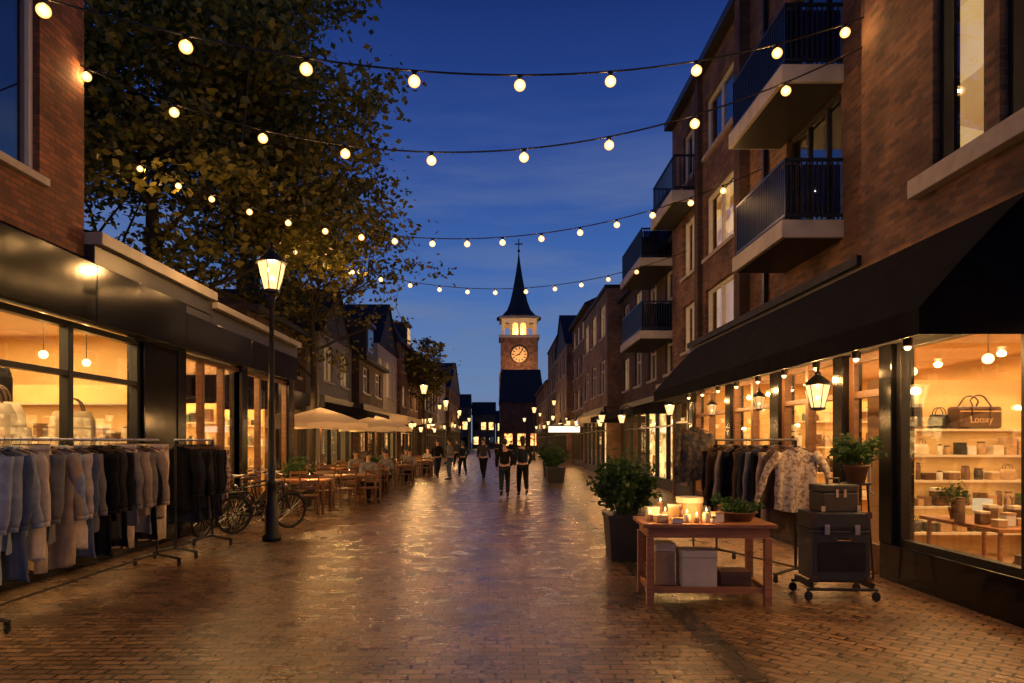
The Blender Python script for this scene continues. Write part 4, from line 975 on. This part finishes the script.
m = MB(); m.box((-.30, -.125, .225), (.30, -.1205, .24)); m.part('bag_seam', bg_, M['tan'])
for yy in (-.126, .126):
    h = MB(); h.tube([(-.13, yy, .12), (-.13, yy, .31)]+[(-.13*math.cos(k*PI/8), yy*.6, .33+.12*math.sin(k*PI/8)) for k in range(1, 8)]+[(.13, yy, .31), (.13, yy, .12)], .011, 6); h.part('bag_handle', bg_, M['leather'], True)
bg_.location = (6.42, 9.24, 1.772); bg_.rotation_euler = (0, 0, .08)
tcu = bpy.data.curves.new('bag_lettering', 'FONT'); tcu.body = 'Looxy'; tcu.size = .13; tcu.extrude = .003; tcu.align_x = 'CENTER'
to = bpy.data.objects.new('bag_lettering_source', tcu); COL.objects.link(to); bpy.context.view_layer.update()
tme = bpy.data.meshes.new_from_object(to.evaluated_get(bpy.context.evaluated_depsgraph_get())); bpy.data.objects.remove(to); tme.materials.clear(); tme.materials.append(M['tan'])
tl = bpy.data.objects.new('bag_lettering', tme); COL.objects.link(tl); tl.parent = bg_; tl.location = (0, -.126, .08); tl.rotation_euler = (math.radians(90), 0, 0)
bag(5.95, 9.25, 1.772, .8, 'black', 0, 'black handbag on the shelf')
for x_, w_ in ((5.3, .22), (5.6, .2)):
    t = thing('picture_frame', (0, 0, 0), 'dark framed picture leaning on the shelf', 'picture frame'); m = MB(); m.box((-w_/2, -.012, 0), (w_/2, .012, w_*1.7)); m.part('frame_border', t, M['woodd'], bevel=.003)
    m = MB(); m.box((-w_/2+.03, -.016, .03), (w_/2-.03, -.0125, w_*1.7-.03)); m.part('picture', t, M['anth']); t.location = (x_, 9.2, 1.772); t.rotation_euler = (-.08, 0, 0)
bs2 = [.5, 1.0, 1.5, 2.0]
shelf(5.4, 7.6, 13.4, 2.4, bs2, 'lit display shelf inside the shop'); fill(5.4, 7.6, 13.4, bs2, 5)
def lowtable(x, y, w_, d_, h_, label):
    t = thing('shop_table', (x, y, .05), label, 'table'); m = MB(); m.box((x-w_/2, y-d_/2, h_-.04), (x+w_/2, y+d_/2, h_)); m.part('table_top', t, M['wood'], bevel=.005)
    for sx in (-1, 1):
        for sy in (-1, 1):
            m = MB(); m.tube([(x+sx*(w_/2-.06), y+sy*(d_/2-.06), .05), (x+sx*(w_/2-.08), y+sy*(d_/2-.08), h_-.04)], .025, 8); m.part('leg', t, M['wood'])
    return t
lowtable(5.4, 7.5, .8, 1.3, .72, 'wooden table in the shop window')
for i in range(8): small_box(5.12+(i % 4)*.16, 7.0+.15*(i // 4)+.1*(i % 3), .722, (.1, .1, .08+.06*(i % 3)), goods[i], name='boxed_goods', label='boxed goods on the window table')
drumlamp(5.55, 7.85, .722, .1, .14); plant(5.2, 7.8, .722, .07, .12, .18, .32, 320, 31, 'small plant on the shop window table', leafs=.05)
bag(5.55, 7.4, .722, .8, 'leather', .5, 'brown handbag on the window table')
for i, (x, y, r, h) in enumerate(((4.95, 7.35, .05, .26), (5.0, 6.5, .1, .45), (5.3, 6.2, .12, .6))): jar(x, y, .722 if i == 0 else .05, r, h, ['pot', 'pot', 'creamc'][i], False, 'ceramic vase in the shop window', 'vase')
bl = [.5, 1.05, 1.6, 2.2]
shelf(-7.9, -5.6, 10.7, 2.5, bl, 'display shelf inside the clothing shop'); fill(-7.9, -5.6, 10.7, bl[:3], 6, .3)
for i, (x, y) in enumerate(((-5.95, 7.9), (-6.3, 8.5), (-5.95, 9.5))):
    t = thing('display_plinth', (x, y, .05), 'cream display plinth in the shop window', 'plinth', 'plinths in the shop window'); m = MB(); m.box((x-.28, y-.25, .05), (x+.28, y+.25, 1.62)); m.box((x-.3, y-.27, 1.62), (x+.3, y+.27, 1.66)); m.part('plinth_body', t, M['creamc'], bevel=.01)
bag(-5.95, 7.9, 1.662, 1.6, CL[2], .4, 'large cream canvas bag on a plinth'); bag(-6.3, 8.5, 1.662, 1.8, 'creamc', .3, 'large cream bag on a plinth'); bag(-5.95, 9.5, 1.662, 1.5, CL[7], .3, 'sand coloured bag on a plinth')
hang('shirt', 5, .7, -6.9, 9.2, 2.75, .5, 'black shirt hanging inside the shop window', seed=40); hang('shirt', 4, .7, -6.6, 7.4, 2.85, .3, 'charcoal shirt hanging inside the shop window', seed=41)
sl = [.5, 1.0, 1.5, 2.0]
shelf(-7.9, -5.8, 14.2, 2.4, sl, 'display shelf inside the second shop'); fill(-7.9, -5.8, 14.2, sl, 9)
shelf(-7.9, -5.8, 17.0, 2.4, sl, 'display shelf inside the second shop'); fill(-7.9, -5.8, 17.0, sl, 12)

# ------------------------------------------------------------------ bicycle
bk = thing('bicycle', (0, 0, 0), 'dark city bicycle parked near the street lamp', 'bicycle', 'parked bicycles')
WR = .335
for x in (-.54, .54):
    m = MB(); m.ring((x, 0, WR), WR-.018, .018, 'y', 36, 8); wl = m.part('wheel', bk, M['rubber'], True)
    m = MB(); m.ring((x, 0, WR), WR-.045, .009, 'y', 36, 6); m.part('rim', wl, M['blackm'], True)
    m = MB()
    for k in range(18):
        a = k*2*PI/18; m.tube([(x, .012*(-1)**k, WR), (x+(WR-.05)*math.cos(a), 0, WR+(WR-.05)*math.sin(a))], .0022, 4)
    m.tube([(x, -.04, WR), (x, .04, WR)], .02, 10); m.part('spokes', wl, M['steel'])
    m = MB(); a0, a1 = (.2, 2.6) if x > 0 else (.5, 3.0)
    m.tube([(x+(WR+.03)*math.cos(a0+(a1-a0)*k/12), 0, WR+(WR+.03)*math.sin(a0+(a1-a0)*k/12)) for k in range(13)], .018, 6, flat=.5); m.part('mudguard', bk, M['blackm'], True)
bbk = (-.08, 0, .29); st = (-.24, 0, .80); hd = (.36, 0, .86); hd2 = (.39, 0, .70)
m = MB()
for a, b, r in ((bbk, st, .016), (bbk, hd2, .02), (st, hd, .016), ((-.54, .03, WR), bbk, .011), ((-.54, -.03, WR), bbk, .011), ((-.54, .03, WR), (-.23, .0, .72), .009), ((-.54, -.03, WR), (-.23, 0, .72), .009), (hd, hd2, .02)): m.tube([a, b], r, 8)
for s_ in (-1, 1): m.tube([hd2, (.42, s_*.035, .62), (.54, s_*.035, WR)], .011, 6)
m.part('bicycle_frame', bk, M['blackm'], True)
m = MB(); m.tube([hd, (.345, 0, .99), (.36, 0, 1.0)], .013, 8); m.tube([(.18, -.29, 1.02), (.3, -.24, 1.03), (.37, -.1, 1.0), (.37, .1, 1.0), (.3, .24, 1.03), (.18, .29, 1.02)], .012, 8); hb = m.part('handlebar', bk, M['steel'], True)
for s_ in (-1, 1):
    m = MB(); m.tube([(.14, s_*.3, 1.015), (.25, s_*.265, 1.03)], .017, 8); m.part('grip', hb, M['leather'], True)
m = MB(); m.tube([st, (-.27, 0, .92)], .012, 8); m.part('seat_post', bk, M['steel'])
m = MB(); m.lathe([(.02, -.03), (.13, -.01), (.135, .01), (.10, .035), (.02, .04)], (-.30, 0, .95), 14, sx=1.0, sy=.75); m.lathe([(.01, -.015), (.05, 0), (.03, .025)], (-.17, 0, .955), 10, sx=1.8, sy=.7); m.part('saddle', bk, M['leather'], True)
m = MB(); m.ring(bbk, .09, .006, 'y', 20, 5); m.tube([(-.08, -.05, .29), (-.08, -.06, .13)], .009, 6); m.tube([(-.08, .05, .29), (-.08, .06, .45)], .009, 6); m.cbox((-.08, -.1, .13), (.09, .08, .02)); m.cbox((-.08, .1, .45), (.09, .08, .02)); m.part('crank', bk, M['steel'])
m = MB(); m.box((-.74, -.07, .72), (-.36, .07, .735)); m.tube([(-.7, .06, .72), (-.54, .03, WR)], .006, 5); m.tube([(-.7, -.06, .72), (-.54, -.03, WR)], .006, 5); m.part('luggage_rack', bk, M['blackm'])
m = MB(); m.sph((.45, 0, .80), (.03, .035, .035), 10, 6); m.part('headlight', bk, M['steel'], True)
m = MB(); m.tube([(-.1, .03, .28), (-.2, .16, .01)], .008, 6); m.part('kickstand', bk, M['steel'])
bk.location = (-4.25, 12.2, 0); bk.rotation_euler = (math.radians(4), 0, math.radians(48))
dup(bk, (-4.65, 12.7, 0), math.radians(66), 'dark city bicycle leaning beside another'); dup(bk, (-4.75, 13.5, 0), math.radians(72)); dup(bk, (-4.85, 11.8, 0), math.radians(82))

# ------------------------------------------------------------------ cafe
ct = thing('cafe_table', (0, 0, 0), 'wooden cafe table on the terrace', 'table', 'cafe terrace tables')
m = MB(); m.box((-.6, -.38, .72), (.6, .38, .76)); m.part('table_top', ct, M['wood'], bevel=.006)
for sx in (-1, 1):
    for sy in (-1, 1):
        m = MB(); m.cbox((sx*.54, sy*.32, .36), (.055, .055, .72)); m.part('leg', ct, M['woodd'])
cc = thing('cafe_chair', (0, 0, 0), 'wooden slatted cafe chair on the terrace', 'chair', 'cafe terrace chairs')
m = MB(); m.box((-.21, -.21, .43), (.21, .21, .465)); m.part('seat', cc, M['woodd'], bevel=.006)
m = MB(); m.tube([(-.19, .2, .46), (-.19, .26, .92)], .017, 6); m.tube([(.19, .2, .46), (.19, .26, .92)], .017, 6)
for z, yy in ((.62, .222), (.74, .237), (.86, .252)): m.box((-.19, yy-.012, z-.03), (.19, yy+.012, z+.04))
m.part('backrest', cc, M['woodd'])
for sx in (-1, 1):
    for sy in (-1, 1):
        m = MB(); m.tube([(sx*.19, sy*.19, .43), (sx*.2, sy*.21, 0)], .018, 6); m.part('leg', cc, M['woodd'])
spots = [(-4.4, 15.2, 0), (-3.8, 17.4, .5), (-5.4, 18.6, 0), (-4.0, 20.8, .25), (-5.5, 21.6, 0), (-3.7, 24.6, .1), (-5.2, 24.4, .3), (-4.2, 27.6, .1), (-3.6, 30.5, 0), (-3.7, 33.5, .2)]
first = True
for k_, (x, y, r) in enumerate(spots):
    if first: ct.location = (x, y, 0)
    else: dup(ct, (x, y, 0), r)
    for (dx, dy, rz) in ((-.35, .65, 0), (.35, .65, 0), (-.35, -.65, PI), (.35, -.65, PI)):
        if first and dx < 0 and dy > 0: cc.location = (x+dx, y+dy, 0); cc.rotation_euler = (0, 0, rz)
        else: dup(cc, (x+dx*math.cos(r)-dy*math.sin(r)+R.uniform(-.08, .08), y+dx*math.sin(r)+dy*math.cos(r)+R.uniform(-.08, .1), 0), rz+r+R.uniform(-.5, .5))
    first = False
    jar(x+R.uniform(-.2, .2), y, .762, .035, .08, 'creamc', True, 'lit tea light jar on a cafe table', 'tea_light', pw=14 if k_ % 2 == 0 else 0)
def parasol(x, y, mat, label, r=1.35):
    t = thing('parasol', (x, y, 0), label, 'parasol', 'terrace parasols'); m = MB(); m.tube([(x, y, .06), (x, y, 2.5)], .024, 8); m.part('pole', t, M['woodd'])
    m = MB(); m.lathe([(.28, 0), (.28, .05), (.05, .07), (.04, .2)], (x, y, 0), 16); m.part('base', t, M['anth'])
    m = MB(); n = 8; prof = [(.03, 2.56), (r*.5, 2.36), (r, 2.10), (r+.01, 1.96)]; vs = []; fs = []
    for q, z in prof:
        for k in range(n*2):
            a = PI*k/n; sc = 1 if k % 2 == 0 else .95; vs.append((x+q*sc*math.cos(a), y+q*sc*math.sin(a), z+(0 if k % 2 == 0 else .03*q)))
    for i in range(3):
        for k in range(2*n): a = i*2*n+k; b = i*2*n+(k+1) % (2*n); fs.append((a, b, b+2*n, a+2*n))
    m.add(vs, fs); c = m.part('canopy', t, M[mat]); m = MB()
    for k in range(n): a = 2*PI*k/n; m.tube([(x, y, 2.50), (x+r*.97*math.cos(a), y+r*.97*math.sin(a), 2.08)], .008, 4)
    m.part('ribs', c, M['woodd'])
    m = MB(); m.sph((x+.1, y-.1, 2.1), .05, 10, 8); m.part('added_parasol_lamp', t, M['spot'], True); light('POINT', (x+.1, y-.1, 2.1), 75, t, size=.05)  # added globe and light, brighten the canopy from below
    return t
parasol(-5.1, 19.4, 'canvas', 'cream parasol open over the cafe terrace'); parasol(-4.6, 25.2, 'canvas', 'cream parasol open over the cafe terrace')
t = thing('menu_board', (-3.75, 19.2, 0), 'wooden framed menu board standing by the terrace', 'menu board')
m = MB(); mt = Matrix.Translation((-3.75, 19.2, 0)) @ Matrix.Rotation(math.radians(12), 4, 'X'); m.box((-.33, -.02, .02), (.33, .02, 1.0), 0, mt); m.part('front_board', t, M['wood'])
m = MB(); m.box((-.28, -.026, .1), (.28, -.021, .93), 0, mt); m.part('board_panel', t, M['woodd'])
m = MB(); mt2 = Matrix.Translation((-3.75, 19.62, 0)) @ Matrix.Rotation(math.radians(-12), 4, 'X'); m.box((-.33, -.02, .02), (.33, .02, 1.0), 0, mt2); m.part('rear_board', t, M['woodd'])
for (s_, X, y, z, pw) in ((-1, 6.35, 20.5, 2.4, 220), (-1, 5.95, 26, 2.3, 200), (-1, 3.9, 30, 2.1, 170), (-1, 4.2, 33.5, 2.3, 0), (-1, 4.4, 38, 2.1, 200), (-1, 4.5, 43, 2.4, 0), (-1, 4.5, 47, 2.2, 220), (-1, 5.4, 55, 2.6, 220), (1, 4.6, 18.5, 2.3, 130), (1, 4.1, 23, 2.2, 180), (1, 4.1, 28, 2.2, 180), (1, 3.7, 33, 2.3, 200), (1, 3.7, 38, 2.3, 0), (1, 4.9, 46, 2.6, 220), (1, 4.6, 52, 2.6, 0), (1, 4.8, 62, 3.5, 260), (-1, 5.5, 68, 2.8, 0), (-1, 5.3, 80, 3.2, 300), (1, 4.9, 76, 3., 0), (-1, 5.3, 90, 3.2, 0), (1, 4.8, 90, 3.2, 300), (-1, 5.3, 60, 4.4, 0), (1, 4.5, 57, 4.6, 0), (-1, 5.7, 72, 4.8, 0), (-1, 4.0, 36, 2.5, 0), (-1, 4.2, 41, 2.7, 0), (1, 3.8, 25.5, 2.3, 0), (1, 3.6, 36, 2.4, 0), (1, 4.8, 49, 3.0, 0), (1, 4.8, 68, 3.2, 0), (-1, 5.3, 52, 3.0, 0), (-1, 5.2, 86, 4.5, 0), (1, 4.8, 82, 4.6, 0)):
    t = thing('wall_lantern', (s_*X, y, z), 'glowing lantern on the facade above the shops', 'lantern', 'lanterns along the facades')
    lantern_parts(t, (s_*X, y, z), .7 if y < 50 else 1., pw); m = MB(); m.tube([(s_*X, y, z+.5), (s_*(X+.15), y, z+.62), (s_*(X+.35), y, z+.55)], .012, 5); m.part('bracket', t, M['blackm'])
t = thing('lit_sign', (3.9, 33, 2.7), 'small pale lit sign box projecting from a facade', 'sign')
m = MB(); m.box((2.3, 33, 2.0), (3.9, 33.15, 2.38)); m.part('sign_box', t, M['anth']); m = MB(); m.box((2.34, 32.985, 2.04), (3.86, 32.995, 2.34)); m.part('sign_panel', t, M['signlit']); m = MB(); m.box((3.9, 33.05, 2.2), (4.95, 33.1, 2.28)); m.part('bracket', t, M['blackm'])

# ------------------------------------------------------------------ people
def skinobj(name, parent, verts, edges, rad, mat, sub=1, root=0):
    me = bpy.data.meshes.new(name); me.from_pydata(verts, edges, []); me.materials.append(mat)
    ob = bpy.data.objects.new(name, me); COL.objects.link(ob); ob.parent = parent
    md = ob.modifiers.new('skin', 'SKIN'); md.use_smooth_shade = True; md.branch_smoothing = .4
    sv = me.skin_vertices[0].data if me.skin_vertices else None
    if sv is None: return ob
    for i, r in enumerate(rad):
        sv[i].radius = (r, r) if not isinstance(r, tuple) else r; sv[i].use_root = (i == root)
    ss = ob.modifiers.new('sub', 'SUBSURF'); ss.levels = sub; ss.render_levels = sub
    return ob
def person(pose, loc, rotz, top, legs, hair='hair', label='', scale=1., coat=0.):
    t = thing('person', (0, 0, 0), label, 'person', 'people in the street')
    V = {}
    st_ = {'walk': 1, 'walk2': -1}.get(pose, 0)
    seat = pose == 'sit'
    pz = .92 if not seat else .52
    V['pel'] = (0, 0, pz); V['sp'] = (0, .0, pz+.17); V['ch'] = (0, .01, pz+.38); V['nb'] = (0, 0, pz+.53); V['nk'] = (0, .015, pz+.585)
    V['h1'] = (0, .03, pz+.65); V['h2'] = (0, .025, pz+.72); V['h3'] = (0, .01, pz+.79)
    E = [('pel', 'sp'), ('sp', 'ch'), ('ch', 'nb'), ('nb', 'nk'), ('nk', 'h1'), ('h1', 'h2'), ('h2', 'h3')]
    Rd = {'pel': (.13, .10), 'sp': (.125, .095), 'ch': (.145, .10), 'nb': (.085, .07), 'nk': .052, 'h1': (.062, .075), 'h2': (.072, .09), 'h3': (.05, .062)}
    for s_, k in ((-1, 'l'), (1, 'r')):
        sw = st_*s_
        V['sh'+k] = (s_*.17, 0, pz+.49)
        if seat: V['el'+k] = (s_*.22, .08, pz+.23); V['wr'+k] = (s_*.16, .30, pz+.26)
        elif st_ and k == 'r': V['el'+k] = (s_*.25, -.08, pz+.22); V['wr'+k] = (s_*.19, .10, pz+.02)
        else: V['el'+k] = (s_*.23, -.05-.07*sw, pz+.21); V['wr'+k] = (s_*.25, .04-.16*sw, pz-.02)
        wv = Vector(V['wr'+k]); d = (wv-Vector(V['el'+k])).normalized(); pm = wv+d*.06
        V['pm'+k] = tuple(pm); E += [('ch', 'sh'+k), ('sh'+k, 'el'+k), ('el'+k, 'wr'+k), ('wr'+k, 'pm'+k)]
        Rd.update({'sh'+k: .06, 'el'+k: .042, 'wr'+k: .028, 'pm'+k: (.02, .036)})
        side = Vector((0, 1, 0)) if abs(d.y) < .7 else Vector((0, 0, 1))
        for j, (o, l) in enumerate(((-.027, .055), (-.009, .068), (.009, .066), (.027, .052))):
            a = pm+side*o+d*.03; b = a+d*l+Vector((-s_*.012, 0, 0)); V[f'f{j}a'+k] = tuple(a); V[f'f{j}b'+k] = tuple(b)
            E += [('pm'+k, f'f{j}a'+k), (f'f{j}a'+k, f'f{j}b'+k)]; Rd[f'f{j}a'+k] = .009; Rd[f'f{j}b'+k] = .007
        a = pm+side*.045; b = a+d*.035+side*.012; V['t1'+k] = tuple(a); V['t2'+k] = tuple(b); E += [('pm'+k, 't1'+k), ('t1'+k, 't2'+k)]; Rd['t1'+k] = .011; Rd['t2'+k] = .008
        V['hp'+k] = (s_*.085, 0, pz-.06); Rd['hp'+k] = .09
        if seat: V['kn'+k] = (s_*.11, .42, pz-.03); V['an'+k] = (s_*.11, .40, .09); V['to'+k] = (s_*.12, .54, .035)
        else:
            V['kn'+k] = (s_*.085, .05+.13*sw, .49); V['an'+k] = (s_*.075, .27*sw-.01 if sw >= 0 else -.30, .085 if sw >= 0 else .2)
            V['to'+k] = (s_*.085, V['an'+k][1]+(.15 if sw >= 0 else .10), .035 if sw >= 0 else .07)
        E += [('pel', 'hp'+k), ('hp'+k, 'kn'+k), ('kn'+k, 'an'+k), ('an'+k, 'to'+k)]; Rd.update({'kn'+k: .055, 'an'+k: .036, 'to'+k: (.036, .025)})
    ids = {k: i for i, k in enumerate(V)}
    skinobj('body', t, [V[k] for k in ids], [(ids[a], ids[b]) for a, b in E], [Rd[k] for k in ids], M['skin'])
    def sub(name, keys, rr, mat, root):
        kk = list(keys); vv = [V[k] for k in kk]; ix = {k: i for i, k in enumerate(kk)}
        ee = [(ix[a], ix[b]) for a, b in E if a in ix and b in ix]
        skinobj(name, t, vv, ee, [rr[k] for k in kk], mat, root=ix[root])
    tr = {'pel': (.15, .118), 'hpl': .108, 'hpr': .108, 'knl': .078, 'knr': .078, 'anl': .06, 'anr': .06}
    sub('trousers', ['pel', 'hpl', 'hpr', 'knl', 'knr', 'anl', 'anr'], tr, legs, 'pel')
    jk = {'pel': (.172+coat*.02, .14), 'sp': (.158+coat*.01, .128), 'ch': (.17, .13), 'nb': (.10, .09), 'shl': .085, 'shr': .085, 'ell': .064, 'elr': .064, 'wrl': .048, 'wrr': .048}
    sub('jacket', ['pel', 'sp', 'ch', 'nb', 'shl', 'shr', 'ell', 'elr', 'wrl', 'wrr'], jk, top, 'pel')
    for k in 'lr':
        a = Vector(V['an'+k]); b = Vector(V['to'+k]); m = MB(); m.tube([a+Vector((0, -.05, -.03)), a+Vector((0, .0, -.025)), a.lerp(b, .6)+Vector((0, 0, -.005)), b+Vector((0, .04, -.003))], [.04, .05, .043, .026], 10, flat=.85)
        m.part('shoe', t, M['rubber'], True)
    m = MB(); m.sph((0, .0, pz+.745), (.085, .10, .10), 14, 10)
    if coat: m.sph((0, -.045, pz+.66), (.075, .05, .12), 10, 8)
    m.part('hair', t, M[hair], True)
    hz = pz+.70
    m = MB(); m.sph((0, .118, hz-.015), (.012, .02, .022), 8, 6); m.part('nose', t, M['skin'], True)
    for x_ in (-1, 1):
        m = MB(); m.sph((x_*.08, .02, hz-.01), (.012, .02, .03), 8, 6); m.part('ear', t, M['skin'], True)
        m = MB(); m.sph((x_*.03, .108, hz+.008), (.011, .008, .007), 8, 6); m.part('eye', t, M['leather'], True)
    m = MB(); m.sph((0, .108, hz-.055), (.022, .008, .005), 8, 6); m.part('mouth', t, M['leather'], True)
    t.location = loc; t.rotation_euler = (0, 0, rotz); t.scale = (scale,)*3
    return t
pa = person('walk', (.13, 19.6, 0), -.08, CL[5], CL[8], label='person in a black jacket walking away', scale=.96)
pb = person('walk2', (.66, 19.9, 0), .12, CL[8], CL[5], label='person in a dark coat walking away beside another', scale=1., coat=1)
pc = person('walk2', (-.68, 28., 0), PI-.2, CL[4], CL[5], label='person in dark clothes walking along the street', scale=1.)
pd = person('stand', (-2.1, 28.5, 0), 1.3, CL[3], CL[1], label='person in grey standing on the street', scale=1.)
se = person('sit', (-3.35, 25.27, 0), PI+.1, CL[3], CL[5], label='person in grey seated at a terrace table', scale=1.)
dup(pb, (-1.72, 31.5, 0), .4, 'person in a dark coat walking away', .94); dup(pa, (-2.75, 30, 0), PI+.3, 'person in a black jacket walking')
dup(pd, (-1.1, 47, 0), 1.); dup(pa, (.9, 55, 0), .3); dup(pb, (-.3, 62, 0), 0); dup(pc, (-2.6, 41, 0), PI+.4)
dup(se, (-3.6, 21.5, 0), PI, 'person in grey seated at a terrace table'); dup(se, (-4.5, 21.3, 0), PI+.4, 'person in grey seated at a terrace table'); dup(se, (-3.9, 28.3, 0), PI, 'person in grey seated at a terrace table'); dup(se, (-4.6, 27.0, 0), 0, 'person in grey seated at a terrace table'); dup(se, (-3.5, 18.1, 0), PI+.5, 'person in grey seated at a terrace table'); dup(se, (-3.3, 31.2, 0), PI, 'person in grey seated at a terrace table')

# ------------------------------------------------------------------ camera
cam = bpy.data.cameras.new('camera'); co = bpy.data.objects.new('camera', cam); COL.objects.link(co)
co.location = (0, 0, 1.6); co.rotation_euler = (math.radians(90), 0, 0); cam.lens = 24; cam.sensor_width = 36
cam.shift_x = 12/1024; cam.shift_y = 100/1024; cam.clip_end = 2000; cam.clip_start = .05
scene.camera = co
scene.view_settings.view_transform = 'Standard'; scene.view_settings.look = 'None'; scene.view_settings.exposure = 0
